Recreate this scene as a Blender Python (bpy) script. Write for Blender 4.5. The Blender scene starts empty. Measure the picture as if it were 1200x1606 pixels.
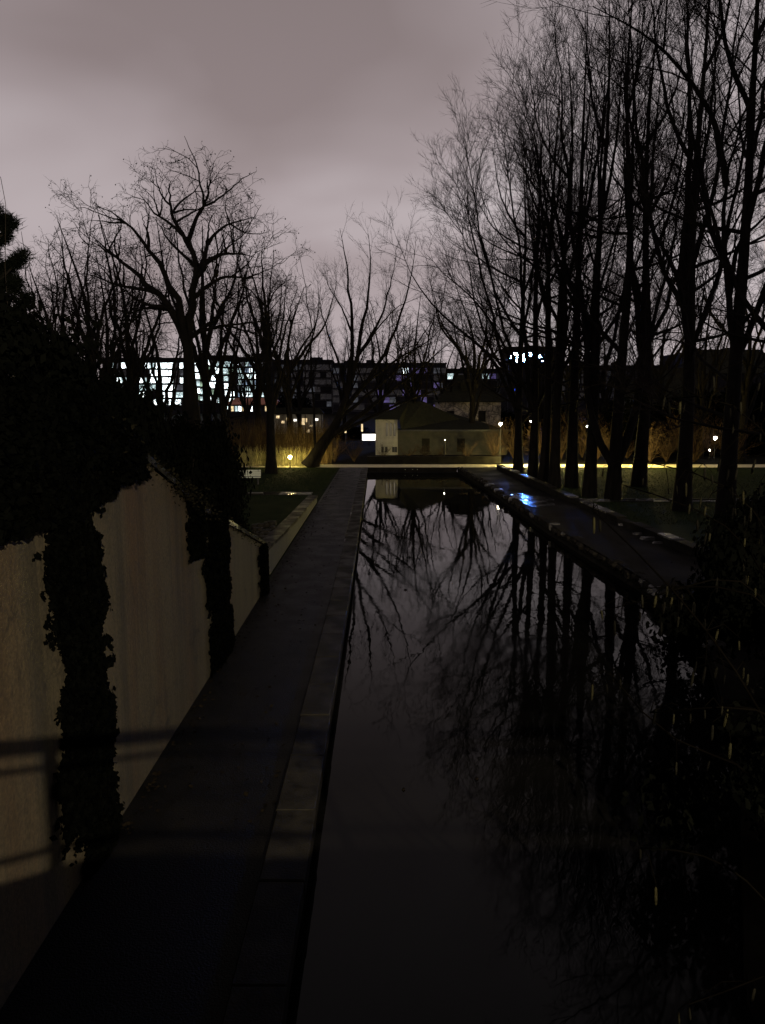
import bpy, math, random
import numpy as np
from mathutils import Vector, Matrix

C = bpy.context.scene.collection
sc = bpy.context.scene
RNG = np.random.default_rng(11)
random.seed(5)

# ------------------------------------------------------------------ camera
F = 1207.0
PITCH = math.radians(8.155)
CP, SP = math.cos(PITCH), math.sin(PITCH)
EYE = np.array([0.0, 0.0, 4.8])
cam = bpy.data.cameras.new('camera')
cam.lens = 26.0
cam.sensor_fit = 'VERTICAL'
cam.sensor_height = 26.0 * 1606.0 / F
cam.sensor_width = 26.0 * 1606.0 / F
cam.clip_start = 0.05
cam.clip_end = 6000
camo = bpy.data.objects.new('camera', cam)
C.objects.link(camo)
camo.location = EYE
camo.rotation_euler = (math.radians(90) - PITCH, 0, 0)
sc.camera = camo

# ------------------------------------------------------------------ sky
SKY_GAIN = 1.06
w = bpy.data.worlds.new('World')
sc.world = w
w.use_nodes = True
nt = w.node_tree
nt.nodes.clear()
def wn(t, **k):
    n = nt.nodes.new(t)
    for a, b in k.items():
        setattr(n, a, b)
    return n
def wl(a, b):
    nt.links.new(a, b)
tc = wn('ShaderNodeTexCoord')
sep = wn('ShaderNodeSeparateXYZ')
wl(tc.outputs['Generated'], sep.inputs[0])
zz = wn('ShaderNodeMath', operation='MAXIMUM'); wl(sep.outputs['Z'], zz.inputs[0]); zz.inputs[1].default_value = 0.0
za = wn('ShaderNodeMath', operation='ADD'); wl(zz.outputs[0], za.inputs[0]); za.inputs[1].default_value = 0.45
dx = wn('ShaderNodeMath', operation='DIVIDE'); wl(sep.outputs['X'], dx.inputs[0]); wl(za.outputs[0], dx.inputs[1])
dy = wn('ShaderNodeMath', operation='DIVIDE'); wl(sep.outputs['Y'], dy.inputs[0]); wl(za.outputs[0], dy.inputs[1])
cb = wn('ShaderNodeCombineXYZ'); wl(dx.outputs[0], cb.inputs[0]); wl(dy.outputs[0], cb.inputs[1])
mp = wn('ShaderNodeMapping'); wl(cb.outputs[0], mp.inputs['Vector'])
mp.inputs['Location'].default_value = (-4.41, 0.42, -0.3)
mp.inputs['Scale'].default_value = (1.0, 1.0, 1.0)
n1 = wn('ShaderNodeTexNoise'); wl(mp.outputs[0], n1.inputs['Vector'])
n1.inputs['Scale'].default_value = 1.7; n1.inputs['Detail'].default_value = 3.6
n1.inputs['Roughness'].default_value = 0.42; n1.inputs['Distortion'].default_value = 0.35
rp = wn('ShaderNodeValToRGB'); wl(n1.outputs[0], rp.inputs[0])
e = rp.color_ramp.elements
e[0].position = 0.36; e[0].color = (0.240, 0.194, 0.196, 1)
e[1].position = 0.63; e[1].color = (0.430, 0.378, 0.390, 1)
m = e.new(0.48); m.color = (0.320, 0.268, 0.276, 1)
# the town's own glow: cloud base a little brighter low down
gl = wn('ShaderNodeMapRange'); wl(zz.outputs[0], gl.inputs['Value'])
gl.interpolation_type = 'SMOOTHSTEP'
gl.inputs['From Min'].default_value = -0.35; gl.inputs['From Max'].default_value = 0.95
gl.inputs['To Min'].default_value = 1.54; gl.inputs['To Max'].default_value = 0.64
vm = wn('ShaderNodeVectorMath', operation='SCALE'); wl(rp.outputs[0], vm.inputs[0]); wl(gl.outputs[0], vm.inputs['Scale'])
bg = wn('ShaderNodeBackground'); wl(vm.outputs[0], bg.inputs['Color']); bg.inputs['Strength'].default_value = SKY_GAIN
ow = wn('ShaderNodeOutputWorld'); wl(bg.outputs[0], ow.inputs['Surface'])

vs = sc.view_settings
vs.view_transform = 'Standard'; vs.look = 'None'; vs.exposure = 0.0; vs.gamma = 1.0; vs.use_curve_mapping = False
cy = sc.cycles
cy.max_bounces = 5; cy.diffuse_bounces = 2; cy.glossy_bounces = 3; cy.transmission_bounces = 3
cy.caustics_reflective = False; cy.caustics_refractive = False
cy.sample_clamp_indirect = 4.0
cy.use_denoising = True
try:
    cy.denoiser = 'OPENIMAGEDENOISE'
except Exception:
    cy.use_denoising = False

# ------------------------------------------------------------------ picture rays -> points in the place
def ray(px, py):
    a = (px - 600.0) / F; b = (803.0 - py) / F
    return np.array([a, CP + b * SP, -SP + b * CP])
def at_Y(px, py, Y):
    d = ray(px, py); return EYE + d * (Y / d[1])
def at_X(px, py, X):
    d = ray(px, py); return EYE + d * (X / d[0])
def at_Z(px, py, z):
    d = ray(px, py); return EYE + d * ((z - EYE[2]) / d[2])

# ------------------------------------------------------------------ materials
class NT:
    def __init__(s, name):
        s.m = bpy.data.materials.new(name); s.m.use_nodes = True
        s.t = s.m.node_tree; s.t.nodes.clear()
        s.out = s.n('ShaderNodeOutputMaterial')
        s.b = s.n('ShaderNodeBsdfPrincipled'); s.l(s.b.outputs[0], s.out.inputs[0])
        s.tc = s.n('ShaderNodeTexCoord')
    def n(s, t, **k):
        x = s.t.nodes.new(t)
        for a, b in k.items(): setattr(x, a, b)
        return x
    def l(s, a, b): s.t.links.new(a, b)
    def noise(s, scale, detail=4, rough=.55, vec=None, stretch=None, dist=0):
        x = s.n('ShaderNodeTexNoise'); x.inputs['Scale'].default_value = scale
        x.inputs['Detail'].default_value = detail; x.inputs['Roughness'].default_value = rough
        x.inputs['Distortion'].default_value = dist
        v = vec or s.tc.outputs['Object']
        if stretch:
            mpn = s.n('ShaderNodeMapping'); mpn.inputs['Scale'].default_value = stretch
            s.l(v, mpn.inputs[0]); v = mpn.outputs[0]
        s.l(v, x.inputs['Vector']); return x.outputs[0]
    def ramp(s, fac, stops):
        x = s.n('ShaderNodeValToRGB'); s.l(fac, x.inputs[0]); el = x.color_ramp.elements
        for i, (p, c) in enumerate(stops):
            if not isinstance(c, tuple): c = (c, c, c)
            k = el[i] if i < 2 else el.new(p)
            k.position = p; k.color = (*c, 1)
        return x.outputs[0]
    def mix(s, fac, a, b, mode='MIX'):
        x = s.n('ShaderNodeMix', data_type='RGBA', blend_type=mode)
        for sock, v in ((x.inputs[0], fac), (x.inputs[6], a), (x.inputs[7], b)):
            if isinstance(v, (int, float)): sock.default_value = v
            elif isinstance(v, tuple): sock.default_value = (*v, 1)
            else: s.l(v, sock)
        return x.outputs[2]
    def bump(s, h, strength, dist=.02):
        x = s.n('ShaderNodeBump'); x.inputs['Strength'].default_value = strength; x.inputs['Distance'].default_value = dist
        s.l(h, x.inputs['Height']); s.l(x.outputs[0], s.b.inputs['Normal'])
    def set(s, **k):
        for a, v in k.items():
            sock = s.b.inputs[a.replace('_', ' ')]
            if isinstance(v, tuple): sock.default_value = (*v, 1)
            elif isinstance(v, (int, float)): sock.default_value = v
            else: s.l(v, sock)
        return s

M = {}
def simple(name, c1, c2, scale=6, rough=.75, bump=.3, bscale=None, stretch=None, metallic=0, rrange=None, spec=.5, ior=0):
    x = NT(name)
    f = x.noise(scale, 5, .6, stretch=stretch)
    x.set(Base_Color=x.ramp(f, [(.3, c1), (.7, c2)]), Metallic=metallic, Specular_IOR_Level=spec, IOR=ior or (1.12 if spec < .35 else 1.45))
    if rrange:
        x.set(Roughness=x.ramp(x.noise(rrange[2], 3, .5), [(.38, rrange[0]), (.62, rrange[1])]))
    else: x.set(Roughness=rough)
    if bump: x.bump(x.noise(bscale or scale * 4, 4, .6, stretch=stretch), bump)
    M[name] = x.m
    return x

simple('bark', (.003, .0026, .0023), (.009, .0078, .0066), 5, .85, .8, 14, (1, 1, .25), spec=.25)
simple('twig', (.006, .005, .0045), (.014, .0115, .0095), 3, .8, 0, spec=.15)
simple('hazel_bark', (.0004, .0003, .00025), (.0010, .0009, .0007), 3, .9, 0, spec=.0)
simple('red_twig', (.022, .015, .010), (.045, .029, .018), 3, .8, 0, spec=.25)
simple('soil', (.003, .0028, .0022), (.009, .008, .006), 1.2, .9, .8, 8, spec=.1)
simple('grass_ground', (.006, .009, .004), (.014, .018, .008), .8, .9, .9, 30, spec=.1)
simple('grass_blade', (.008, .013, .005), (.019, .026, .010), 2, .7, 0, spec=.3)
simple('left_path', (.0008, .0008, .0007), (.0034, .0031, .0027), 1.6, .6, .6, 45, rrange=(.44, .54, 1.6), spec=.5, ior=1.13)
simple('right_path', (.006, .0055, .005), (.013, .012, .0105), 1.1, .3, .4, 30, rrange=(.5, .75, .55), spec=.10)
simple('puddle', (.006, .006, .006), (.010, .010, .010), 1.1, .1, .32, 2.2, (.6, .9, 1), rrange=(.14, .30, 1.2), spec=.6)
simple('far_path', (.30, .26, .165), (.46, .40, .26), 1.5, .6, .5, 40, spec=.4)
simple('kerb_stone', (.004, .0036, .0029), (.0125, .0114, .0092), 5.0, .6, .5, 40, rrange=(.42, .7, 1.5), spec=.3)
simple('wet_stone', (.02, .019, .018), (.05, .048, .044), 4, .4, .5, 12, rrange=(.16, .6, 1.1))
simple('rough_stone', (.005, .0045, .004), (.018, .016, .013), 3, .7, .9, 9, spec=.2)
simple('concrete', (.03, .028, .025), (.05, .047, .042), 2, .8, .3, 25)
simple('dark_face', (.005, .0045, .004), (.014, .013, .011), 2, .8, .4, 12, spec=.2)
simple('iron', (.010, .010, .011), (.022, .022, .024), 8, .5, .2, 30, metallic=.6)
simple('bench_wood', (.34, .38, .30), (.52, .55, .45), 6, .55, .2, 30, (1, 12, 12))
simple('pale_wall', (.15, .145, .135), (.25, .243, .225), 2, .85, .3, 20)
simple('house_wall', (.009, .0088, .0072), (.024, .0228, .0185), 2, .85, .3, 15)
simple('facade', (.018, .0175, .019), (.032, .031, .033), .3, .6, .1, 3)
simple('facade_dark', (.008, .0075, .010), (.018, .017, .020), .3, .7, .1, 3, spec=.1)
simple('roof_tile', (.008, .008, .006), (.020, .020, .014), 5, .85, .6, 12, spec=.05)
simple('red_awning', (.20, .07, .04), (.30, .11, .06), 2, .8, .1)
simple('reed', (.030, .020, .010), (.055, .038, .018), 3, .7, 0, spec=.2)  # tall part darkened in colour where lamplight should not reach
simple('lamplit_grass', (.14, .125, .055), (.32, .29, .13), 3, .7, 0, spec=.3)  # paler than the reeds, lamp glow at their foot put into the colour
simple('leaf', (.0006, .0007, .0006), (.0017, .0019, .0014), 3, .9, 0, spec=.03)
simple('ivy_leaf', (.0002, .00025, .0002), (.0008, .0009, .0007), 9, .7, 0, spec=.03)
simple('needle', (.0012, .0016, .0012), (.0035, .0042, .003), 5, .8, 0, spec=.05)
simple('moss', (.0015, .0015, .0009), (.0065, .0058, .0036), 30, .9, 0, spec=.05)
simple('dead_leaf', (.0025, .002, .0014), (.009, .007, .0045), 8, .8, 0, spec=.05)
x = simple('catkin', (.0014, .00135, .001), (.0065, .0062, .0044), 60, .8, .6, 400, spec=.1)
oi = x.n('ShaderNodeObjectInfo'); src = x.b.inputs['Base Color'].links[0].from_socket
x.set(Base_Color=x.mix(1.0, src, x.ramp(oi.outputs['Random'], [(.1, (.22, .22, .26)), (.6, (.75, .75, .78)), (.95, (1.9, 1.85, 1.25))]), 'MULTIPLY'))
simple('hill_wood', (.010, .010, .010), (.024, .022, .020), .05, .95, .8, .4, spec=.1)
simple('canal_bed', (.012, .011, .009), (.02, .019, .016), 1, .9, .3, 6, spec=.1)

# water: murky, mirror-like with a slow wobble
x = NT('water')
x.set(Base_Color=x.ramp(x.noise(.5, 3, .5), [(.35, (.0010, .0010, .0010)), (.7, (.0026, .0025, .0024))]), IOR=1.15,
      Roughness=x.ramp(x.noise(.35, 2, .5), [(.4, .012), (.65, .05)]))
x.bump(x.noise(1.6, 3, .55, stretch=(1.0, .55, 1)), .05, .05)
M['water'] = x.m

# rendered retaining wall: yellowish plaster, run-off streaks, blotches
x = NT('plaster')
base = x.ramp(x.noise(1.1, 5, .62), [(.3, (.0140, .0112, .0058)), (.7, (.0270, .0218, .0118))])
fine = x.noise(26, 4, .7)
base = x.mix(.6, base, x.ramp(fine, [(.35, (.0075, .0060, .0032)), (.65, (.034, .0275, .0155))]))
streak = x.ramp(x.noise(1.0, 7, .75, stretch=(.1, 2.4, .07)), [(.47, 1.0), (.62, .15)])
base = x.mix(.6, base, streak, 'MULTIPLY')
blot = x.ramp(x.noise(1.5, 8, .8, dist=.8), [(.56, 1.0), (.65, .16)])
base = x.mix(.75, base, blot, 'MULTIPLY')
rust = x.ramp(x.noise(.7, 3, .5, stretch=(.1, 1.5, .18)), [(.50, (1, 1, 1)), (.72, (.95, .66, .42))])
base = x.mix(.9, base, rust, 'MULTIPLY')
x.set(Base_Color=base, Roughness=.9, Specular_IOR_Level=.2)
x.bump(fine, .45, .01)
M['plaster'] = x.m

# climbing-plant stone wall far behind
x = NT('rubble_stone')
vor = x.n('ShaderNodeTexVoronoi'); vor.feature = 'DISTANCE_TO_EDGE'; vor.inputs['Scale'].default_value = 1.6
x.l(x.tc.outputs['Object'], vor.inputs['Vector'])
c = x.ramp(x.noise(1.2, 5, .7, dist=1.2), [(.38, (.06, .05, .04)), (.62, (.34, .29, .22))])
c = x.mix(1.0, c, x.ramp(vor.outputs[0], [(.0, .25), (.09, 1.0)]), 'MULTIPLY')
x.set(Base_Color=c, Roughness=.9); x.bump(vor.outputs[0], .8, .1)
M['rubble_stone'] = x.m

def glow(name, col, strength, vary=0, scale=1.5, sample='AUTO'):
    x = NT(name)
    x.set(Base_Color=(.03, .03, .03), Roughness=.25)
    x.b.inputs['Emission Color'].default_value = (*col, 1)
    if vary:
        f = x.noise(scale, 4, .75, vec=x.tc.outputs['Object'])
        mr = x.n('ShaderNodeMapRange'); x.l(f, mr.inputs[0])
        mr.inputs[1].default_value = .36; mr.inputs[2].default_value = .66
        mr.inputs[3].default_value = strength * (1 - vary); mr.inputs[4].default_value = strength
        x.l(mr.outputs[0], x.b.inputs['Emission Strength'])
    else:
        x.b.inputs['Emission Strength'].default_value = strength
    x.m.cycles.emission_sampling = sample
    M[name] = x.m
glow('pane_bright', (.86, .97, 1.0), 6.5, .85, .8, 'NONE')
glow('pane_mid', (.72, .92, .94), 1.9, .85, .8, 'NONE')
glow('pane_blue', (.55, .72, 1.0), .75, .8, .8, 'NONE')
glow('pane_green', (.70, 1.0, .72), .70, .8, .8, 'NONE')
glow('pane_dim', (.60, .66, .80), .09, .8, .8, 'NONE')
glow('pane_dark', (.3, .32, .40), .012, .8, .8, 'NONE')
glow('pane_purple', (.40, .30, .90), .26, .8, .8, 'NONE')
glow('pane_warm', (1.0, .74, .40), 1.6, .7, 1.5, 'NONE')
glow('pane_white', (1.0, .95, .86), 2.6, .4, 2.0, 'NONE')
glow('lamp_warm', (1.0, .80, .24), 4200)
glow('lamp_grass', (1.0, .78, .26), 800)
glow('lamp_pale', (1.0, .88, .55), 170)
glow('lamp_small', (1.0, .93, .80), 60)
glow('sign_blue', (.07, .24, 1.0), 1500.0)
glow('sign_deep', (.03, .10, 1.0), 3.0)

# ------------------------------------------------------------------ mesh helpers
def mk(name, V, faces, mat, parent=None, smooth=False, nside=None):
    """faces: list of index lists, or an (n,k) int array"""
    me = bpy.data.meshes.new(name)
    V = np.asarray(V, dtype=np.float32)
    if isinstance(faces, np.ndarray):
        nf, k = faces.shape
        me.vertices.add(len(V)); me.vertices.foreach_set('co', V.ravel())
        me.loops.add(nf * k); me.loops.foreach_set('vertex_index', faces.astype(np.int32).ravel())
        me.polygons.add(nf)
        me.polygons.foreach_set('loop_start', np.arange(0, nf * k, k, dtype=np.int32))
        me.polygons.foreach_set('loop_total', np.full(nf, k, dtype=np.int32))
        me.update(calc_edges=True)
    else:
        me.from_pydata(V.tolist(), [], faces); me.update()
    if smooth:
        me.polygons.foreach_set('use_smooth', np.ones(len(me.polygons), dtype=bool))
    me.materials.append(M[mat] if isinstance(mat, str) else mat)
    o = bpy.data.objects.new(name, me); C.objects.link(o)
    if parent: o.parent = parent
    return o

class MB:
    def __init__(s): s.v = []; s.f = []
    def add(s, V, Fs):
        b = len(s.v); s.v += [tuple(p) for p in V]; s.f += [[b + i for i in q] for q in Fs]; return s
    def box(s, a, b, bev=0.0):
        x0, y0, z0 = a; x1, y1, z1 = b
        if bev <= 0:
            V = [(x0, y0, z0), (x1, y0, z0), (x1, y1, z0), (x0, y1, z0), (x0, y0, z1), (x1, y0, z1), (x1, y1, z1), (x0, y1, z1)]
            return s.add(V, [(0, 3, 2, 1), (4, 5, 6, 7), (0, 1, 5, 4), (1, 2, 6, 5), (2, 3, 7, 6), (3, 0, 4, 7)])
        c = bev
        V = [(x0, y0, z0), (x1, y0, z0), (x1, y1, z0), (x0, y1, z0), (x0, y0, z1 - c), (x1, y0, z1 - c), (x1, y1, z1 - c), (x0, y1, z1 - c),
             (x0 + c, y0 + c, z1), (x1 - c, y0 + c, z1), (x1 - c, y1 - c, z1), (x0 + c, y1 - c, z1)]
        return s.add(V, [(0, 3, 2, 1), (0, 1, 5, 4), (1, 2, 6, 5), (2, 3, 7, 6), (3, 0, 4, 7), (4, 5, 9, 8), (5, 6, 10, 9), (6, 7, 11, 10), (7, 4, 8, 11), (8, 9, 10, 11)])
    def tube(s, pts, rs, k=8):
        P = np.array([pts], float); R = np.array([rs], float)
        V, Q = tubes(P, R, k); s.add(V, Q.tolist())
        n = len(pts); b = len(s.v) - n * k
        s.f.append([b + i for i in range(k)][::-1]); s.f.append([b + (n - 1) * k + i for i in range(k)])
        return s
    def lathe(s, prof, c=(0, 0, 0), k=12):
        b = len(s.v)
        for r, z in prof:
            for i in range(k):
                a = 2 * math.pi * i / k; s.v.append((c[0] + r * math.cos(a), c[1] + r * math.sin(a), c[2] + z))
        for j in range(len(prof) - 1):
            for i in range(k):
                s.f.append([b + j * k + i, b + j * k + (i + 1) % k, b + (j + 1) * k + (i + 1) % k, b + (j + 1) * k + i])
        s.f.append([b + i for i in range(k)][::-1]); s.f.append([b + (len(prof) - 1) * k + i for i in range(k)])
        return s
    def obj(s, name, mat, parent=None, smooth=False): return mk(name, s.v, s.f, mat, parent, smooth)

def tubes(P, R, k):
    """P (m,n,3) polylines, R (m,n) radii -> ring vertices and quads"""
    m_, n, _ = P.shape
    T = np.gradient(P, axis=1); T /= np.linalg.norm(T, axis=2, keepdims=True) + 1e-9
    mean = T.mean(axis=1)
    ref = np.where((np.abs(mean[:, 2]) < .8)[:, None], np.array([[0, 0, 1.]]), np.array([[1., 0, 0]]))
    U = np.cross(T, ref[:, None, :]); U /= np.linalg.norm(U, axis=2, keepdims=True) + 1e-9
    W = np.cross(T, U)
    a = np.arange(k) * 2 * math.pi / k
    V = P[:, :, None, :] + R[:, :, None, None] * (U[:, :, None, :] * np.cos(a)[None, None, :, None] + W[:, :, None, :] * np.sin(a)[None, None, :, None])
    V = V.reshape(-1, 3)
    bi = (np.arange(m_) * n * k)[:, None, None]
    j = (np.arange(n - 1) * k)[None, :, None]
    i = np.arange(k)[None, None, :]; i2 = (i + 1) % k
    Q = np.stack([bi + j + i, bi + j + i2, bi + j + k + i2, bi + j + k + i], axis=-1).reshape(-1, 4)
    return V, Q

def tag(o, label=None, cat=None, group=None, kind=None):
    if label: o['label'] = label
    if cat: o['category'] = cat
    if group: o['group'] = group
    if kind: o['kind'] = kind
    return o
def thing(name, label, cat, loc=(0, 0, 0), group=None, rz=0):
    o = bpy.data.objects.new(name, None); C.objects.link(o)
    o.location = loc; o.rotation_euler = (0, 0, rz); o.empty_display_size = .3
    return tag(o, label, cat, group)
def copy_tree(o, parent=None):
    c = o.copy(); C.objects.link(c)
    if parent: c.parent = parent
    for ch in list(o.children): copy_tree(ch, c)
    return c

# ------------------------------------------------------------------ ground, canal, paths
WZ = -0.36
YE = 56.6                                             # where the canal meets the cross path
def right_edge(Y):
    return np.interp(Y, [-12, 2, 6, 10, 15, 20, 30, 47, YE], [2.5, 2.55, 3.1, 4.9, 6.5, 7.02, 6.45, 6.0, 5.45])
def left_edge(Y):
    return np.interp(Y, [-12, 8, 20, 57], [-.80, -.80, -.84, -1.10])

def grid_sheet(name, fx, ys, nx, mat, z=0.0, zf=None):
    V = []; Q = []
    for Y in ys:
        a, b = fx(Y)
        for i in range(nx + 1):
            X = a + (b - a) * i / nx
            V.append((X, Y, z if zf is None else zf(X, Y)))
    for j in range(len(ys) - 1):
        for i in range(nx):
            p = j * (nx + 1) + i; Q.append((p, p + 1, p + nx + 2, p + nx + 1))
    o = mk(name, V, Q, mat); tag(o, kind='structure'); return o

ys = [-14, -6, 0, 2, 4, 6, 8, 10, 12, 13, 14, 15, 16, 18, 20, 25, 30, 33, 34.5, 36, 38, 41, 42.5, 44, 46, 47, 50, 53, YE]
def bumpy(X, Y): return -.008 + .03 * math.sin(X * .9 + 1.3 * math.sin(Y * .4)) * math.sin(Y * .53) * (1 if abs(X) > 11.2 else 0)
grid_sheet('ground', lambda Y: (-400, -3.10), ys, 60, 'grass_ground', -.008)
grid_sheet('lawn', lambda Y: (right_edge(Y) + 2.9, 400), [Y for Y in ys if Y >= 12], 60, 'grass_ground', -.008)
grid_sheet('bank_subsoil', lambda Y: (right_edge(Y) + .02, 60), ys, 4, 'soil', -.17)
grid_sheet('right_bank', lambda Y: (right_edge(Y) + .02, 400), [Y for Y in ys if Y <= 12], 24, 'soil', -.012,
           lambda X, Y: -.012 + .35 * (1 - math.exp(-max(0, X - right_edge(Y)) * .6)) * max(0, 1 - max(0, Y - 8) / 4.))
far = grid_sheet('terrain', lambda Y: (-1500, 1500), [YE, 59.4, 64, 80, 120, 200, 400, 900, 2500], 24, 'soil', -.008,
                 lambda X, Y: -.010)
grid_sheet('path', lambda Y: (-3.11, left_edge(Y) - .44), [-14, 0, 8, 20, 30, 40, 50, YE], 3, 'left_path', -.004)
# the right path is made to dip half way along to place the sign's reflection, then runs level to the cross path
def dip(X, Y): return float(np.interp(Y, [12, 16, 33, 34.5, 41, 42.5, 50, YE], [-.010, .075, .075, .065, -.135, -.150, -.06, -.004]))
grid_sheet('footpath', lambda Y: (right_edge(Y) + .05, right_edge(Y) + 2.9), [q for q in ys if q >= 12], 3, 'right_path', 0, dip)
V = [(0, 0, 0)]; rgp = np.random.default_rng(2); cxp, cyp = 7.5, 38.2
V = [(cxp, cyp, dip(0, cyp) + .004)]
for ring in (.5, 1.0):
    for i in range(28):
        a = 2 * math.pi * i / 28; q = ring * (1 + (.16 * math.sin(3 * a + 1) + .12 * math.sin(5 * a)) * (ring == 1))
        yv = cyp + 3.4 * q * math.sin(a); xv = cxp + .98 * q * math.cos(a); V.append((xv, yv, dip(0, yv) + .004))
Q = [(0, 1 + i, 1 + (i + 1) % 28) for i in range(28)] + [(1 + i, 29 + i, 29 + (i + 1) % 28, 1 + (i + 1) % 28) for i in range(28)]
tag(mk('puddle', V, Q, 'puddle', None, True), kind='structure')
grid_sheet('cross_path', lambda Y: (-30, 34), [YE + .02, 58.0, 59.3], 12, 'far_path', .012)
grid_sheet('water', lambda Y: (left_edge(Y) - .05, right_edge(Y) + .3), ys[:-1] + [YE + .3], 4, 'water', WZ)
grid_sheet('canal_bed', lambda Y: (left_edge(Y) - .3, right_edge(Y) + .5), [-14, 2, 10, 20, 40, YE + .5], 2, 'canal_bed', -1.2)

def side_wall(name, fx, ys_, mat, ztop, zbot=-1.3):
    V = []; Q = []
    for Y in ys_:
        V += [(fx(Y), Y, zbot), (fx(Y), Y, ztop)]
    for j in range(len(ys_) - 1):
        Q.append((2 * j, 2 * j + 2, 2 * j + 3, 2 * j + 1))
    o = mk(name, V, Q, mat); tag(o, kind='structure'); return o
side_wall('canal_wall', lambda Y: left_edge(Y) - .03, [-14, 8, 20, 57], 'dark_face', -.002)
side_wall('canal_wall', lambda Y: right_edge(Y) + .06, ys, 'dark_face', -.002)

# left canal kerb: long row of coping slabs
kerb = thing('canal_kerb', 'long pale stone kerb along the left edge of the canal', 'kerb', (0, 0, 0)); kerb['kind'] = 'structure'
Y = -2.0; r = random.Random(4)
while Y < YE - .2:
    L = r.uniform(1.15, 1.45); L = min(L, YE - .05 - Y)
    x0, x1 = left_edge(Y + L / 2) - .44, left_edge(Y + L / 2) + .02
    j = r.uniform(-.006, .006)
    hi = .075 if Y < 21 else .028
    MB().box((x0 + j, Y, -.14), (x1 + j, Y + L - .012, hi + r.uniform(-.005, .005)), .012).obj('coping_stone', 'kerb_stone', kerb)
    Y += L

# right canal edge: irregular natural stones
def rock(rr, sx, sy, sz, mat, parent, loc, name='edge_stone', seed=0):
    rg = np.random.default_rng(seed)
    n1_, n2_ = 7, 5
    V = []; Q = []
    for j in range(n2_):
        ph = -math.pi / 2 + math.pi * j / (n2_ - 1)
        for i in range(n1_):
            th = 2 * math.pi * i / n1_
            q = .78 + .3 * rg.random()
            ex = np.sign(math.cos(th)) * abs(math.cos(th)) ** .6; ey = np.sign(math.sin(th)) * abs(math.sin(th)) ** .6
            cz = math.copysign(abs(math.sin(ph)) ** .6, math.sin(ph)); cr = abs(math.cos(ph)) ** .5
            V.append((loc[0] + sx * ex * cr * q, loc[1] + sy * ey * cr * q, loc[2] + sz * cz * (.85 + .2 * rg.random())))
    for j in range(n2_ - 1):
        for i in range(n1_):
            Q.append((j * n1_ + i, j * n1_ + (i + 1) % n1_, (j + 1) * n1_ + (i + 1) % n1_, (j + 1) * n1_ + i))
    return mk(name, V, Q, mat, parent)
edge = thing('canal_edge', 'uneven row of dark stones lining the right edge of the canal', 'stone edging'); edge['kind'] = 'structure'
Y = 14.5; i = 0
while Y < YE - .4:
    L = r.uniform(.42, .8)
    rock(r, r.uniform(.16, .27), L * .54, r.uniform(.09, .17), 'rough_stone' if r.random() < .8 else 'wet_stone', edge,
         (right_edge(Y + L / 2) + .18 + r.uniform(-.05, .07), Y + L / 2, -.05 + r.uniform(-.04, .03)), seed=i)
    Y += L * .98; i += 1

# low wall right of the right path
rw = thing('low_wall', 'low dark wall with wet coping slabs along the right path', 'low wall'); rw['kind'] = 'structure'
def rwx(Y): return float(right_edge(Y) + 2.72)
Y = 17.0; i = 0
while Y < YE - 2:
    L = r.uniform(1.0, 1.6)
    h = .24 + .10 * max(0, (38 - Y) / 20)
    xa, xb = rwx(Y), rwx(Y + L)
    V = []
    for (X0, Yy) in ((xa, Y), (xb, Y + L - .02)):
        V += [(X0, Yy, -.1), (X0 + .32, Yy, -.1), (X0 + .32, Yy, h), (X0, Yy, h)]
    Fq = [(0, 1, 2, 3), (4, 7, 6, 5), (0, 3, 7, 4), (1, 5, 6, 2), (3, 2, 6, 7)]
    mk('wall_block', V, Fq, 'dark_face', rw)
    if r.random() < .86:
        d = .04; t = r.uniform(.05, .09); q = r.uniform(-.02, .02)
        V = []
        for (X0, Yy) in ((xa, Y + .02), (xb, Y + L - .05)):
            V += [(X0 - d + q, Yy, h + .003), (X0 + .32 + d + q, Yy, h + .003), (X0 + .32 + d + q, Yy, h + t), (X0 - d + q, Yy, h + t)]
        mk('coping_stone', V, Fq, 'wet_stone' if r.random() < .55 else 'rough_stone', rw)
    Y += L

# tumbled pale stones where the right wall breaks up
grp = 'tumbled stones beside the right path wall'
for k, (px, py, s, lab) in enumerate([(980, 824, .30, 'pale flat stone lying beyond the end of the coping slabs'),
                                     (1000, 838, .22, 'small pale stone lying on the dark lawn edge'),
                                     (1018, 846, .34, 'pale stone lying nearest the catkin branches'),
                                     (1032, 852, .2, 'smallest pale stone at the end of the tumbled row')]):
    p = at_Z(px, py, .08)
    o = rock(r, s, s * .6, s * .35, 'wet_stone', None, (0, 0, 0), 'stone', 40 + k)
    o.location = p; tag(o, lab, 'stone', grp)

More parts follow.
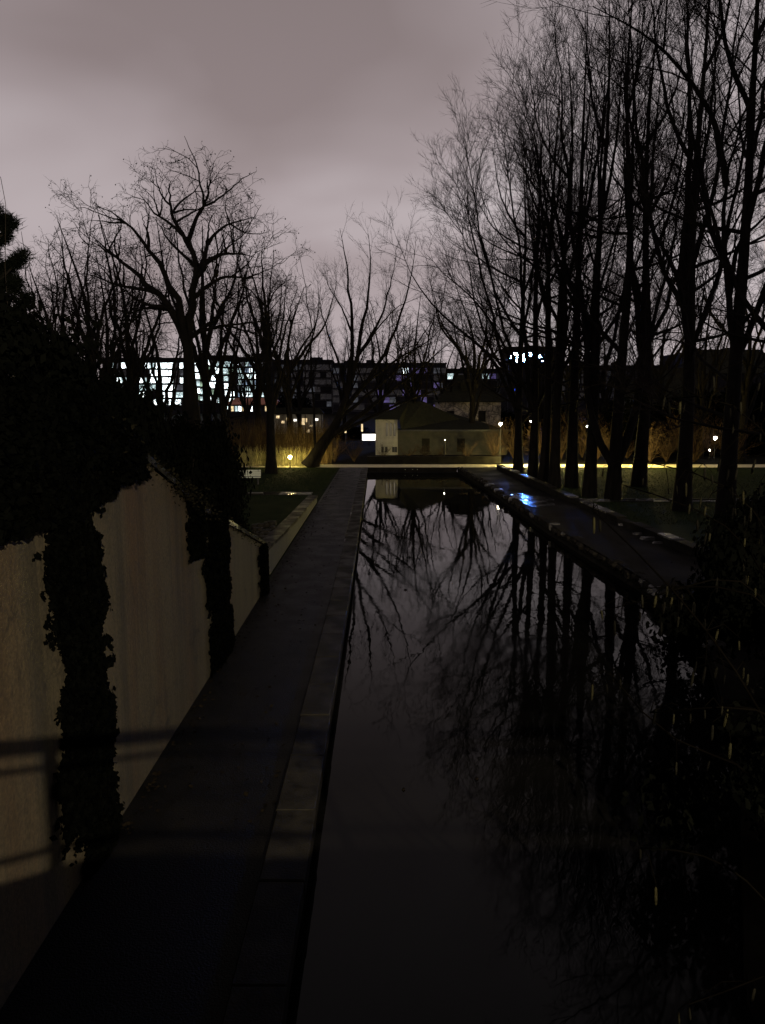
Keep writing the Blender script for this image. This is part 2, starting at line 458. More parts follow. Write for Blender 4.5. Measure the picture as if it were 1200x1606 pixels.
# left low wall beyond the retaining wall
LWX = -3.16
lw = thing('low_stone_wall', 'low stone wall with mossy coping slabs beside the left path', 'low wall'); lw['kind'] = 'structure'
def lwh(Y): return float(np.interp(Y, [19.6, 23, 28, 37], [.92, .74, .56, .34]))
Y = 19.75
while Y < 36.6:
    L = min(r.uniform(1.1, 1.5), 36.8 - Y)
    V = []
    for Yy in (Y, Y + L - .004):
        V += [(LWX - .34, Yy, -.1), (LWX, Yy, -.1), (LWX, Yy, lwh(Yy) - .09), (LWX - .34, Yy, lwh(Yy) - .09)]
    mk('wall_block', V, [(0, 1, 2, 3), (4, 7, 6, 5), (0, 3, 7, 4), (1, 5, 6, 2), (3, 2, 6, 7)], 'house_wall', lw)
    V = []
    for Yy in (Y + .005, Y + L - .015):
        V += [(LWX - .40, Yy, lwh(Yy) - .087), (LWX + .045, Yy, lwh(Yy) - .087), (LWX + .045, Yy, lwh(Yy)), (LWX - .40, Yy, lwh(Yy))]
    mk('coping_stone', V, [(0, 1, 2, 3), (4, 7, 6, 5), (0, 3, 7, 4), (1, 5, 6, 2), (3, 2, 6, 7)], 'kerb_stone', lw)
    Y += L
# rubble corner behind the junction of both walls
grp = 'rubble stones heaped at the foot of the garden slope'
for k in range(16):
    p = at_Z(402 + (k % 4) * 8 + r.uniform(-3, 3), 826 + (k // 4) * 7 + r.uniform(-2, 2), .62)
    o = rock(r, r.uniform(.11, .19), r.uniform(.14, .24), r.uniform(.08, .13), 'kerb_stone', None, (0, 0, 0), 'rubble_stone', 80 + k)
    o.location = (min(p[0], -3.62), p[1], .62 + .08 * r.random())
    tag(o, '%s rough stone in the %s row of the pale heap beside the low stone wall' % (['leftmost', 'second', 'third', 'rightmost'][k % 4], ['farthest', 'second', 'third', 'nearest'][k // 4]), 'stone', grp)
MB().box((-5.4, 19.2, -.1), (-3.6, 24.5, .60)).obj('garden_bed', 'soil')['kind'] = 'structure'

# ------------------------------------------------------------------ retaining wall and garden slope on the left
WX = -3.05
top_px = [(20, 596), (100, 618), (170, 664), (215, 706), (265, 748), (310, 793), (362, 820), (414, 851)]
tops = [at_X(a, b, WX) for a, b in top_px]
TY = [.5] + [p[1] for p in tops]; TZ = [5.6] + [p[2] for p in tops]
YW = TY[-1]
def walltop(Y): return float(np.interp(Y, TY, TZ))
rwall = thing('retaining_wall', 'tall stained yellowish plaster wall stepping down beside the left path', 'retaining wall'); rwall['kind'] = 'structure'
V = []; Q = []
wy = np.linspace(.5, YW, 60)
for Yy in wy:
    for X_ in (WX, WX - .4):
        V += [(X_, Yy, -.1), (X_, Yy, walltop(Yy) - .08)]
for j in range(len(wy) - 1):
    a = 4 * j; Q += [(a, a + 4, a + 5, a + 1), (a + 2, a + 3, a + 7, a + 6), (a + 1, a + 5, a + 7, a + 3)]
Q += [(0, 1, 3, 2), (4 * 59, 4 * 59 + 2, 4 * 59 + 3, 4 * 59 + 1)]
mk('wall_face', V, Q, 'plaster', rwall)
Y = .6
while Y < YW - .05:
    L = min(r.uniform(.8, 1.1), YW + .05 - Y)
    V = []
    for Yy in (Y + .01, Y + L - .01):
        z = walltop(Yy)
        V += [(WX - .46, Yy, z - .077), (WX + .06, Yy, z - .077), (WX + .06, Yy, z + .02), (WX - .46, Yy, z + .02)]
    mk('coping_stone', V, [(0, 1, 2, 3), (4, 7, 6, 5), (0, 3, 7, 4), (1, 5, 6, 2), (3, 2, 6, 7)], 'wet_stone' if r.random() < .35 else 'kerb_stone', rwall)
    Y += L
def slope_z(X, Y):
    d = max(0, WX - .4 - X)
    h = (walltop(Y) - .25) if Y < YW else max(-.3, (TZ[-1] - .2) * (1 - (Y - YW) / 5.))
    return h + min(1.6, d * .16) * max(0, 1 - max(0, Y - 8) / 13.) - max(0, d - 14) * .12
V = []; Q = []
gy = [.5, 2, 4, 6, 8, 10, 12, 14, 16, 18, YW - .1, 21, 23, 26]; gx = [WX - .38, -4, -5, -6, -8, -10, -13, -17, -22, -40]
for Yy in gy:
    for X_ in gx: V.append((X_ if Yy < YW else min(X_, -3.6), Yy, slope_z(X_, Yy)))
for j in range(len(gy) - 1):
    for i in range(len(gx) - 1):
        p = j * len(gx) + i; Q.append((p, p + len(gx), p + len(gx) + 1, p + 1))
o = mk('garden_slope', V, Q, 'soil'); o['kind'] = 'structure'

# ------------------------------------------------------------------ leaves
def leaf_cloud(P, Nn, size, rng, ratio=.62):
    """one 4-corner leaf per point, roughly facing Nn"""
    n = len(P)
    Nn = Nn + rng.normal(0, .55, (n, 3)); Nn /= np.linalg.norm(Nn, axis=1, keepdims=True) + 1e-9
    u = np.cross(Nn, rng.normal(0, 1, (n, 3))); u /= np.linalg.norm(u, axis=1, keepdims=True) + 1e-9
    v = np.cross(Nn, u)
    s = (size * rng.uniform(.6, 1.35, n))[:, None]
    V = np.stack([P - u * s, P + v * s * ratio + Nn * s * .15, P + u * s, P - v * s * ratio + Nn * s * .15], axis=1).reshape(-1, 3)
    return V, np.arange(n * 4).reshape(n, 4)

def shrub_mesh(seed, n, size):
    rng = np.random.default_rng(seed)
    lob = rng.normal(0, .36, (26, 3)); lob[:, 2] = rng.uniform(.12, .88, 26); lob[:, :2] *= (1.15 - .55 * lob[:, 2:3])
    c = lob[rng.integers(0, 26, n)]
    d = rng.normal(0, 1, (n, 3)); d /= np.linalg.norm(d, axis=1, keepdims=True)
    rad = rng.uniform(.14, .34, 26)[rng.integers(0, 26, n)][:, None] * rng.uniform(.5, 1.12, (n, 1))
    P = c + d * rad; P[:, 2] = np.abs(P[:, 2])
    return leaf_cloud(P, d, size, rng)
def make_shrub(seed, n=14000, size=.030):
    root = thing('evergreen_shrub', 'x', 'shrub')
    V, Q = shrub_mesh(seed, n, size)
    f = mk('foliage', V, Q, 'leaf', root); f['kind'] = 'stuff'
    b = MB(); rg = random.Random(seed)
    for _ in range(7):
        a = rg.uniform(0, 6.28); q = rg.uniform(.15, .4)
        b.tube([(0, 0, -.06), (q * .3 * math.cos(a), q * .3 * math.sin(a), .3), (q * math.cos(a), q * math.sin(a), .75)], [.03, .02, .008], 5)
    b.obj('stem', 'bark', root)
    return root
protos = [make_shrub(1), make_shrub(2), make_shrub(3)]
shrubs = [  # px, py(top), Y, X-radius, label
    (-30, 455, 10.5, 1.7, 'tallest black shrub at the left edge, under the pine branches'),
    (62, 522, 12.0, 1.5, 'dark shrub below the pine, second along the wall top'),
    (112, 556, 14.5, 1.4, 'dark shrub with a ragged top in front of the left tree trunks'),
    (165, 612, 16.0, 1.4, 'dark shrub above the bare top of the plaster wall'),
    (225, 622, 17.0, 1.5, 'low dark shrub above the wall coping, left of the plane tree base'),
    (285, 655, 18.5, 1.5, 'low dark shrub above the lower wall coping'),
    (335, 700, 20.0, 1.35, 'rounded dark shrub on the slope behind the ivy covered wall end'),
    (375, 765, 21.5, 1.0, 'small rounded dark shrub above the pale rubble heap'),
    (40, 560, 7.6, 1.3, 'black shrub spilling over the highest part of the plaster wall'),
    (130, 640, 9.2, .9, 'black shrub spilling over the wall top near its first streaks'),
    (18, 600, 6.2, .7, 'small black shrub over the highest coping at the left edge'),
    (-40, 560, 5.6, 1.5, 'nearest black shrub on the wall top at the left edge')]
for i, (px, py, Y, rad, lab) in enumerate(shrubs):
    o = protos[i] if i < 3 else copy_tree(protos[i % 3])
    p = at_Y(px, py, Y); X_ = min(p[0], WX - .5 - rad * .8)
    zb = slope_z(X_, Y) - .1
    o.location = (X_, Y, zb); o.rotation_euler = (0, 0, i * 1.9); o.scale = (rad, rad, max(.7, (p[2] - zb) / 1.06))
    tag(o, lab, 'shrub', 'evergreen shrubs on the slope above the left wall')
bigs = [(190, 628, 30, 2.6, 'broad dark shrub on the left lawn below the bare trees'),
        (250, 640, 33, 2.5, 'broad dark shrub right below the big plane tree trunk'),
        (318, 655, 36, 2.3, 'dark shrub right of the plane tree trunk, before the lit windows'),
        (120, 600, 28, 2.8, 'high dark shrub below the twin trunks at the far left'),
        (336, 705, 34, 1.0, 'small dark shrub at the left end of the lit lawn edge')]
for i, (px, py, Y, rad, lab) in enumerate(bigs):
    o = copy_tree(protos[(i + 1) % 3]); p = at_Y(px, py, Y)
    o.location = (p[0], Y, -.1); o.rotation_euler = (0, 0, i * 2.3); o.scale = (rad, rad, p[2] / 1.04)
    tag(o, lab, 'shrub', 'large dark shrubs on the left lawn')

bank = [(7.9, 15.8, 1.5, 2.9, 'added dark bush closing the near end of the right path'), (9.6, 17.2, 1.6, 3.3, 'added dark bush on the lawn right of the near path end'),
        (6.9, 11.8, 1.6, 3.0, 'added dark bush on the right bank behind the hanging catkins'), (8.9, 13.4, 1.8, 3.9, 'tallest added dark bush on the right bank at the edge of the view'),
        (5.4, 8.0, 1.5, 2.5, 'added dark bush low on the right bank, nearer the bridge'), (4.4, 5.0, 1.4, 2.1, 'added dark bush nearest the bridge on the right bank'), (7.2, 8.6, 1.8, 3.6, 'added dark bush outside the right edge behind the catkins')]
for i, (X_, Y, rad, h_, lab) in enumerate(bank):  # bushes fill the black bank, added to block low sky light
    o = copy_tree(protos[i % 3]); o.location = (X_, Y, -.1); o.rotation_euler = (0, 0, i * 1.7); o.scale = (rad * 1.25, rad * 1.1, h_ / 1.02)
    tag(o, lab, 'shrub', 'evergreen bushes added on the right bank to block sky light')

for i, (px, py, Y, rad, lab) in enumerate([
        (500, 672, 100, 5.5, 'dark evergreen mass right of the warm lit stall'), (545, 668, 104, 5.0, 'dark evergreen mass behind the lit upright panels'), (815, 640, 100, 6.0, 'dark evergreen mass behind the first row trunks'),
        (880, 632, 98, 6.5, 'dark evergreen mass behind the middle row trunks'), (950, 628, 100, 6.5, 'dark evergreen mass behind the forked trunk'), (1025, 618, 70, 5.0, 'dark evergreen mass left of the second thickest trunk'),
        (1105, 612, 72, 5.5, 'dark evergreen mass between the two thickest trunks'), (1190, 600, 70, 5.5, 'dark evergreen mass at the right edge beyond the lawn'), (460, 612, 118, 6.0, 'dark evergreen mass left of the leaning tree stems')]):
    o = copy_tree(protos[i % 3]); p = at_Y(px, py, Y)
    o.location = (p[0], Y, -.1); o.rotation_euler = (0, 0, i * 2.6); o.scale = (rad, rad * .7, p[2] / 1.04)
    tag(o, lab, 'shrub', 'dark evergreen masses beyond the cross path')

# ivy on the wall
def ivy(name, label, spans, dens, seed, size=.036, off=.10):
    """spans: list of (Y, z_low, z_high, weight)"""
    rng = np.random.default_rng(seed)
    root = thing(name, label, 'ivy', (WX, 0, 0), 'ivy hanging on the plaster wall')
    Ps = []
    for (ya, yb, zlo, zhi, wob) in spans:
        n = int(dens * abs(yb - ya) * (zhi - zlo))
        z = rng.uniform(zlo, zhi, n); u = rng.beta(1.6, 1.6, n)
        cx = wob * (np.sin(z * 2.1 + seed) + .5 * np.sin(z * 5.3 + seed * 2) + .35 * np.sin(z * 11 + seed))
        wd = 1 + .16 * np.sin(z * 3.7 + seed) + .10 * np.sin(z * 9.1 + seed * 3)
        y = (ya + yb) / 2 + cx + (u - .5) * (yb - ya) * wd
        thick = off * (1 - (2 * np.abs(u - .5)) ** 2 * .8)
        Ps.append(np.stack([.02 + rng.random(n) * thick * 1.6, y, z], axis=1))
        for _ in range(int(10 * (zhi - zlo))):                 # stragglers along both edges
            zc = rng.uniform(zlo, zhi); sd_ = 1 if rng.random() < .5 else -1; m_ = rng.integers(8, 40); ln = rng.uniform(.08, .38)
            u_ = rng.random(m_)
            yy_ = (ya + yb) / 2 + wob * np.sin(zc * 2.1 + seed) + sd_ * ((abs(yb - ya)) * .40 + u_ * ln) + rng.normal(0, .02, m_)
            Ps.append(np.stack([.015 + rng.random(m_) * .03, yy_, np.maximum(-.05, zc - u_ * rng.uniform(-.1, .3) + rng.normal(0, .03, m_))], axis=1))
    P = np.concatenate(Ps)
    tp = np.interp(P[:, 1], TY, TZ) + .10 * rng.random(len(P)) - .02; P = P[(P[:, 2] < tp) & (P[:, 1] < YW + .3)]
    V, Q = leaf_cloud(P, np.tile(np.array([[1., 0, .3]]), (len(P), 1)), size, rng, .8)
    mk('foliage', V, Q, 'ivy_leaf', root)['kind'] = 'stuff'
    b = MB(); rg = random.Random(seed)
    for (ya, yb, zlo, zhi, wob) in spans:
        for k in range(4):
            y0 = rg.uniform(min(ya, yb), max(ya, yb)) * .5 + (ya + yb) * .25
            zt_ = min(zhi, float(np.interp(y0, TY, TZ)) - .12)
            pts = [(.015, y0 + wob * math.sin(zhi - t * (zhi - zlo)) + rg.uniform(-.05, .05), zt_ - t * (zt_ - zlo)) for t in np.linspace(0, 1, 7)]
            b.tube(pts, [.012, .012, .011, .010, .009, .007, .004], 5)
    b.obj('stem', 'hazel_bark', root)
    return root
def wy_(px, py): return float(at_X(px, py, WX)[1])
ivy('ivy', 'thick black ivy column hanging down the middle of the plaster wall', [(6.85, 8.05, .6, 5.2, .07), (7.15, 8.2, -.08, 1.6, .06)], 4600, 3, .034, .07)
ivy('ivy', 'ragged dark ivy covering the wall below the lower coping', [(13.0, 14.9, -.05, 2.9, .09), (11.7, 12.9, 2.3, 3.3, .12)], 2800, 7, .036, .07)
ivy('ivy', 'dark ivy curtain hanging from the top at the left edge', [(2.0, 8.1, 3.72, 5.85, .05), (6.5, 9.0, 4.15, 5.2, .06)], 2200, 12, .042)
ivy('ivy', 'narrow black ivy strip on the end corner of the plaster wall', [(18.6, 19.4, -.02, 1.25, .04)], 2600, 21, .035)
ivy('ivy', 'dark ivy curtain hanging between the thick column and the bare streaked patch', [(8.1, 9.6, 3.85, 4.75, .1)], 1500, 31, .036, .12)
# moss and small plants tumbling over the coping
rng = np.random.default_rng(5)
n = 2600; yy = np.concatenate([rng.normal(11.7, .55, 1500), rng.uniform(8, 18.5, 1100)])
P = np.stack([WX + rng.normal(-.05, .14, n), yy, np.array([walltop(q) for q in yy]) + .03 - np.abs(rng.normal(0, .12, n))], axis=1)
V, Q = leaf_cloud(P, np.tile(np.array([[.4, 0, 1.]]), (n, 1)), .028, rng, .7)
o = mk('trailing_plants', V, Q, 'moss'); tag(o, 'small trailing plants growing over the coping of the plaster wall', 'plants', kind='stuff')

# ------------------------------------------------------------------ bare trees
def resample(pts, n):
    pts = np.asarray(pts, float)
    d = np.r_[0, np.cumsum(np.linalg.norm(np.diff(pts, axis=0), axis=1))]
    t = np.linspace(0, d[-1], n)
    out = np.stack([np.interp(t, d, pts[:, i]) for i in range(3)], axis=1)
    for _ in range(2):
        out[1:-1] = .25 * out[:-2] + .5 * out[1:-1] + .25 * out[2:]
    return out, d[-1]

def unit(v): return v / (np.linalg.norm(v, axis=-1, keepdims=True) + 1e-9)

def spawn(P, R, Ls, dens, t0, ang, lo, hi, taper, n, wander, trop, rfac, rng, rmin):
    """child polylines along each parent polyline"""
    cnt = np.maximum(1, np.round(Ls * (1 - t0) * dens + rng.uniform(-.5, .5, len(Ls))).astype(int))
    idx = np.repeat(np.arange(len(Ls)), cnt); K = len(idx)
    t = t0 + (1 - t0) * rng.random(K) ** .85
    m_ = P.shape[1]; f = t * (m_ - 1); i0 = np.minimum(f.astype(int), m_ - 2); fr = (f - i0)[:, None]
    S = P[idx, i0] * (1 - fr) + P[idx, i0 + 1] * fr
    T = unit(P[idx, i0 + 1] - P[idx, i0])
    rp_ = R[idx, i0] * (1 - fr[:, 0]) + R[idx, i0 + 1] * fr[:, 0]
    perp = unit(np.cross(T, rng.normal(0, 1, (K, 3))))
    a = ang * rng.uniform(.6, 1.3, K)[:, None]
    D = unit(T * np.cos(a) + perp * np.sin(a) + np.array([0, 0, trop * .8]))
    L = rng.uniform(lo, hi, K) * (1 - taper * t)
    L = np.minimum(L, Ls[idx] * .75)
    out = np.empty((K, n, 3)); out[:, 0] = S
    step = (L / (n - 1))[:, None]
    for j in range(1, n):
        D = unit(D + rng.normal(0, wander, (K, 3)) + np.array([0, 0, trop * .35]))
        out[:, j] = out[:, j - 1] + D * step
    r0 = np.maximum(rmin, np.minimum(rp_ * .8, rfac * L))
    RR = r0[:, None] * np.linspace(1, .35, n)[None, :]
    return out, RR, L

TREE_TRIS = 0
def build_tree(name, label, cat_group, base, limbs, spec, seed, balls=0, mat='bark', tmat='twig'):
    """limbs: list of (points, r0, r1); the first is the trunk"""
    global TREE_TRIS
    rng = np.random.default_rng(seed)
    root = thing(name, label, 'tree', tuple(base), cat_group)
    base = np.asarray(base, float)
    NP = 14
    Ps = []; Rs = []; Ls = []
    for k, (pts, r0, r1) in enumerate(limbs):
        pts = np.asarray(pts, float) - base
        p, L = resample(pts, NP)
        if k > 0:                                  # seat the limb on the wood it grows from
            prev = np.concatenate([np.stack([np.interp(np.linspace(0, NP - 1, 60), np.arange(NP), q[:, i]) for i in range(3)], 1) for q in Ps])
            dist = np.linalg.norm(prev - p[0], axis=1); off = prev[dist.argmin()] - p[0]
            p = p + off[None] * np.clip(1 - np.linspace(0, 1, NP) * 2.0, 0, 1)[:, None]
        jit = rng.normal(0, spec.get('knob', .012) * L, (NP, 3)); jit[0] = 0; jit[-1] = 0; jit[1] *= .3; jit[:, 2] *= .3
        if k > 0: p = p + jit * .5
        rr = r0 * (1 - np.linspace(0, 1, NP)) ** (1.25 if k == 0 else 1.1) + r1
        if k == 0:
            rr[0] *= 1.35; rr[1] *= 1.08
        Ps.append(p); Rs.append(rr); Ls.append(L)
        V, Q = tubes(p[None], rr[None], 10 if k == 0 else 7)
        mk('trunk' if k == 0 else 'limb', V, Q, mat, root, True)
    P = np.array(Ps); R = np.array(Rs); L = np.array(Ls)
    if spec.get('trunk_bare', True) and len(limbs) > 1:
        P, R, L = P[1:], R[1:], L[1:]
    VV = []; QQ = []; nv = 0
    for (dens, t0, ang, lo, hi, tap, n, wan, trop, rfac, rmin, k) in spec['levels']:
        P, R, L = spawn(P, R, L, dens, t0, ang, lo, hi, tap, n, wan, trop, rfac, rng, rmin)
        V, Q = tubes(P, R, k); VV.append(V); QQ.append(Q + nv); nv += len(V)
    if balls:
        tips = P[rng.integers(0, len(P), balls), -1] + np.array([0, 0, -.05])
        o6 = np.array([[1, 0, 0], [-1, 0, 0], [0, 1, 0], [0, -1, 0], [0, 0, 1.2], [0, 0, -1.2]])
        V = (tips[:, None, :] + o6[None] * rng.uniform(.022, .046, (balls, 1, 1))).reshape(-1, 3)
        fo = np.array([[0, 2, 4, 4], [2, 1, 4, 4], [1, 3, 4, 4], [3, 0, 4, 4], [2, 0, 5, 5], [1, 2, 5, 5], [3, 1, 5, 5], [0, 3, 5, 5]])
        tri = (np.arange(balls) * 6)[:, None, None] + fo[None, :, :3]
        o = mk('seed_ball', V, tri.reshape(-1, 3), 'dead_leaf', root); o['kind'] = 'stuff'
    V = np.concatenate(VV); Q = np.concatenate(QQ); TREE_TRIS += 2 * len(Q)
    o = mk('crown', V, Q, tmat, root, True); o['kind'] = 'stuff'
    return root

#        dens  t0   ang   lo   hi  taper n  wander trop  rfac   rmin  sides
UPRIGHT = {'knob': .006, 'levels': [
    (1.35, .12, .74, 2.0, 5.0, .38, 6, .12, .17, .0085, .013, 4),
    (2.1, .10, .58, .9, 2.1, .35, 4, .13, .15, .008, .008, 3),
    (4.0, .08, .60, .5, 1.2, .25, 3, .16, .10, .0065, .006, 3),
    (5.4, .15, .50, .25, .6, .2, 2, .14, .10, .006, .005, 3)]}
WILLOW = {'knob': .008, 'levels': [
    (1.6, .18, .66, 1.3, 3.4, .5, 6, .12, .18, .009, .012, 4),
    (2.6, .12, .58, .7, 1.6, .35, 4, .14, .12, .008, .007, 3),
    (4.2, .10, .52, .35, .9, .2, 3, .16, .10, .007, .0055, 3),
    (4.0, .15, .50, .2, .45, .2, 2, .16, .08, .006, .0045, 3)]}
PLANE = {'knob': .016, 'levels': [
    (.62, .18, .80, 1.8, 3.8, .55, 7, .20, .03, .016, .020, 4),
    (1.5, .05, .85, 1.0, 2.2, .45, 5, .24, .05, .012, .014, 4),
    (2.6, .10, .85, .6, 1.5, .3, 4, .28, .02, .010, .013, 3),
    (3.3, .10, .80, .35, .85, .2, 3, .30, -.02, .008, .010, 3),
    (3.6, .20, .75, .2, .5, .2, 2, .30, -.10, .007, .0075, 3)]}
def px_line(pts, Y, dys=None):
    n = len(pts)
    return [at_Y(a, b, Y + (0 if dys is None else dys * (i / (n - 1)) ** 1.2)) for i, (a, b) in enumerate(pts)]

def upright_limbs(base, H, lean, fork, nst, rt, spread, seed, extra=()):
    """straight trunk and steep ascending stems"""
    rg = np.random.default_rng(seed)
    b = np.asarray(base, float); top = b + np.array([lean[0], lean[1], H])
    trunk = [b - np.array([0, 0, .2]), b + (top - b) * .25 + rg.normal(0, .10, 3), b + (top - b) * .5 + rg.normal(0, .2, 3), b + (top - b) * .75 + rg.normal(0, .25, 3), top]
    tr = [(trunk, rt, .02)]
    for i in range(nst):
        t = fork + (.78 - fork) * (i + rg.random() * .7) / nst
        s = b + (top - b) * t
        a = i * 2.399 + rg.uniform(-.4, .4); q = spread * (1.3 - t) * rg.uniform(.6, 1.75)
        Lh = (H * (1 - t)) * rg.uniform(.62, .98)
        dirh = np.array([math.cos(a), math.sin(a), 0])
        pts = [s, s + dirh * q * .45 + np.array([0, 0, Lh * .20]), s + dirh * q * .75 + np.array([0, 0, Lh * .5]), s + dirh * q + np.array([0, 0, Lh])]
        tr.append((pts, rt * (.44 - .27 * t), .010))
    for i in range(7):                              # lower limbs reaching out
        t = .16 + .065 * i + rg.uniform(0, .05); s = b + (top - b) * t
        a = i * 2.6 + rg.uniform(0, 6.28); q = rg.uniform(3.0, 6.0); dz = rg.uniform(.8, 5.0)
        d = np.array([math.cos(a), math.sin(a), 0])
        tr.append(([s, s + d * q * .35 + np.array([0, 0, dz * .15]), s + d * q * .7 + np.array([0, 0, dz * .4]), s + d * q + np.array([0, 0, dz])], rt * .22, .010))
    for e_ in extra: tr.append(e_)
    return tr

GR = 'tall bare trees in a row beside the right path'
def row(px, py, Y, topy, rt, fork, nst, spread, seed, label, extra_px=(), lean=(0, 0)):
    b = at_Y(px, py, Y); b[2] = 0
    H = at_Y(px, topy, Y)[2]
    ex = [(px_line(pp, Y, dy_), r0, .012) for pp, dy_, r0 in extra_px]
    return build_tree('bare_tree', label, GR, b, upright_limbs(b, H, lean, fork, nst, rt, spread, seed, ex), UPRIGHT, seed)

row(813, 740, 53.0, 225, .29, .13, 5, 3.4, 101, 'slender bare tree nearest the lit cross path, one limb reaching left over the canal',
    [([(819, 650), (780, 560), (733, 527), (683, 487), (650, 443), (637, 415), (624, 378)], -2, .15),
     ([(815, 640), (780, 537), (760, 450), (747, 392), (729, 299), (700, 268)], 1, .14),
     ([(813, 600), (770, 500), (730, 455), (690, 425), (668, 398)], -4, .11)], (-.3, 0))
row(836, 748, 49.5, 150, .28, .16, 5, 3.0, 102, 'second bare tree of the row counted from the lit cross path',
    [([(836, 640), (822, 500), (817, 397), (801, 327), (799, 261), (786, 200)], 0, .16),
     ([(836, 650), (790, 520), (765, 420), (752, 350), (712, 300)], -3, .13)])
row(852, 757, 46, 120, .27, .2, 4, 3.0, 103, 'third bare tree of the row, slightly leaning, left of the closely spaced trunks',
    [([(852, 630), (862, 480), (850, 340), (838, 200), (812, 130)], 2, .14)], (.3, 0))
row(869, 766, 43, 70, .27, .2, 5, 3.0, 104, 'fourth bare tree of the row, its stem curving left near the top',
    [([(869, 640), (887, 500), (887, 397), (862, 310), (845, 261), (827, 177), (800, 130)], -1, .17)])
row(896, 764, 43.5, 8, .31, .22, 4, 3.0, 105, 'fifth bare tree of the row, with the broad straight trunk in mid row')
row(924, 779, 39, -35, .29, .2, 5, 3.0, 106, 'sixth bare tree of the row, just left of the forked one',
    [([(924, 640), (912, 500), (896, 330), (878, 160), (870, 20)], 1, .15)])
row(961, 785, 38, -80, .31, .10, 4, 3.0, 107, 'bare tree with a trunk forked low above the lawn',
    [([(963, 740), (985, 690), (1006, 620), (1010, 480), (1020, 300), (1040, 80)], 1, .24),
     ([(958, 735), (925, 690), (912, 640), (920, 540), (940, 380), (935, 120)], 2, .20)])
row(1001, 763, 44, -20, .36, .26, 6, 2.4, 108, 'bare tree right behind the forked one, with its trunk beside the small round lamp',
    [([(992, 620), (984, 400), (983, 200), (978, 0)], 0, .2)])
row(1069, 802, 34, -150, .33, .22, 6, 2.4, 109, 'thick bare tree second from the right, standing on the dark lawn',
    [([(1071, 560), (1060, 430), (1010, 330), (985, 230)], -3, .14),
     ([(1075, 480), (1081, 300), (1080, 120), (1075, -60)], 1, .2)])
row(1134, 850, 26, -250, .30, .26, 6, 2.0, 110, 'nearest and thickest bare tree of the row at the right edge',
    [([(1133, 560), (1130, 350), (1150, 224), (1188, 120)], -1, .12),
     ([(1128, 300), (1120, 190), (1060, 93), (995, 42), (930, 10)], -2, .10),
     ([(1132, 470), (1155, 380), (1190, 350), (1240, 300)], 1, .09)])
row(1215, 880, 24.5, -250, .26, .2, 7, 2.4, 111, 'bare tree cut by the right edge of the view')

GW = 'bare trees beyond the left lawn'
Y = 57.2
b = at_Y(488, 731, Y); b[2] = 0
lim = [(px_line([(486, 733), (503, 700), (525, 672), (548, 610), (556, 585)], Y), .46, .12)]
for pp, dy_, r0 in [([(545, 615), (552, 540), (550, 480), (546, 430), (541, 395), (533, 358)], 1.0, .20),
                    ([(548, 612), (563, 540), (576, 480), (580, 430), (583, 400), (578, 366)], -1, .20),
                    ([(535, 650), (585, 590), (618, 530), (635, 470), (648, 430), (652, 380)], 1.5, .19),
                    ([(512, 690), (560, 655), (610, 615), (660, 575), (690, 550), (720, 528)], -2.5, .22),
                    ([(520, 682), (590, 650), (650, 622), (700, 610), (735, 590)], 2.5, .15),
                    ([(570, 600), (625, 560), (668, 540), (705, 500)], 1, .11),
                    ([(560, 560), (598, 500), (612, 450), (622, 400)], 2, .12),
                    ([(530, 660), (590, 610), (640, 560), (668, 520), (690, 480)], 3, .14),
                    ([(545, 620), (530, 560), (512, 520), (500, 470), (498, 440)], 1.5, .11),
                    ([(560, 560), (600, 505), (626, 478), (655, 468)], -1, .08),
                    ([(556, 520), (535, 478), (515, 450), (508, 420)], -1, .07),
                    ([(495, 712), (490, 650), (488, 560), (487, 500), (478, 450), (470, 402)], -.5, .10)]:
    lim.append((px_line(pp, Y, dy_), r0, .012))
build_tree('leaning_willow', 'bare leaning tree with fanned stems at the end of the left path', GW, b, lim, WILLOW, 201)

Y = 47.
b = at_Y(298, 640, Y); b[2] = 0
gz = np.array([b[0], b[1], -.2])
lim = [([gz] + px_line([(300, 640), (297, 590), (295, 545)], Y), .66, .28)]
for pp, dy_, r0 in [([(296, 545), (277, 491), (247, 450), (210, 405), (176, 375), (157, 349), (136, 322)], 2, .30),
                    ([(296, 548), (283, 470), (268, 430), (236, 376), (205, 325), (180, 290), (150, 272)], -3, .28),
                    ([(297, 545), (303, 470), (306, 420), (300, 360), (276, 328), (240, 294), (215, 250)], 1, .30),
                    ([(303, 455), (322, 385), (338, 338), (375, 310), (402, 292)], 2, .18),
                    ([(301, 365), (310, 325), (326, 285), (322, 240), (326, 226)], -1, .14),
                    ([(308, 440), (337, 386), (378, 370), (400, 362)], -3, .14),
                    ([(305, 470), (350, 420), (386, 413), (412, 400)], 3, .14),
                    ([(300, 530), (338, 492), (362, 440), (375, 420)], -2, .16),
                    ([(290, 400), (270, 340), (266, 290), (262, 250), (268, 228)], 3, .14),
                    ([(250, 452), (220, 440), (180, 432), (150, 405), (128, 390)], -2, .12),
                    ([(270, 478), (232, 470), (205, 470), (178, 490)], 2, .10),
                    ([(310, 520), (352, 500), (395, 505), (410, 490)], -3, .11)]:
    lim.append((px_line(pp, Y, dy_), r0, .015))
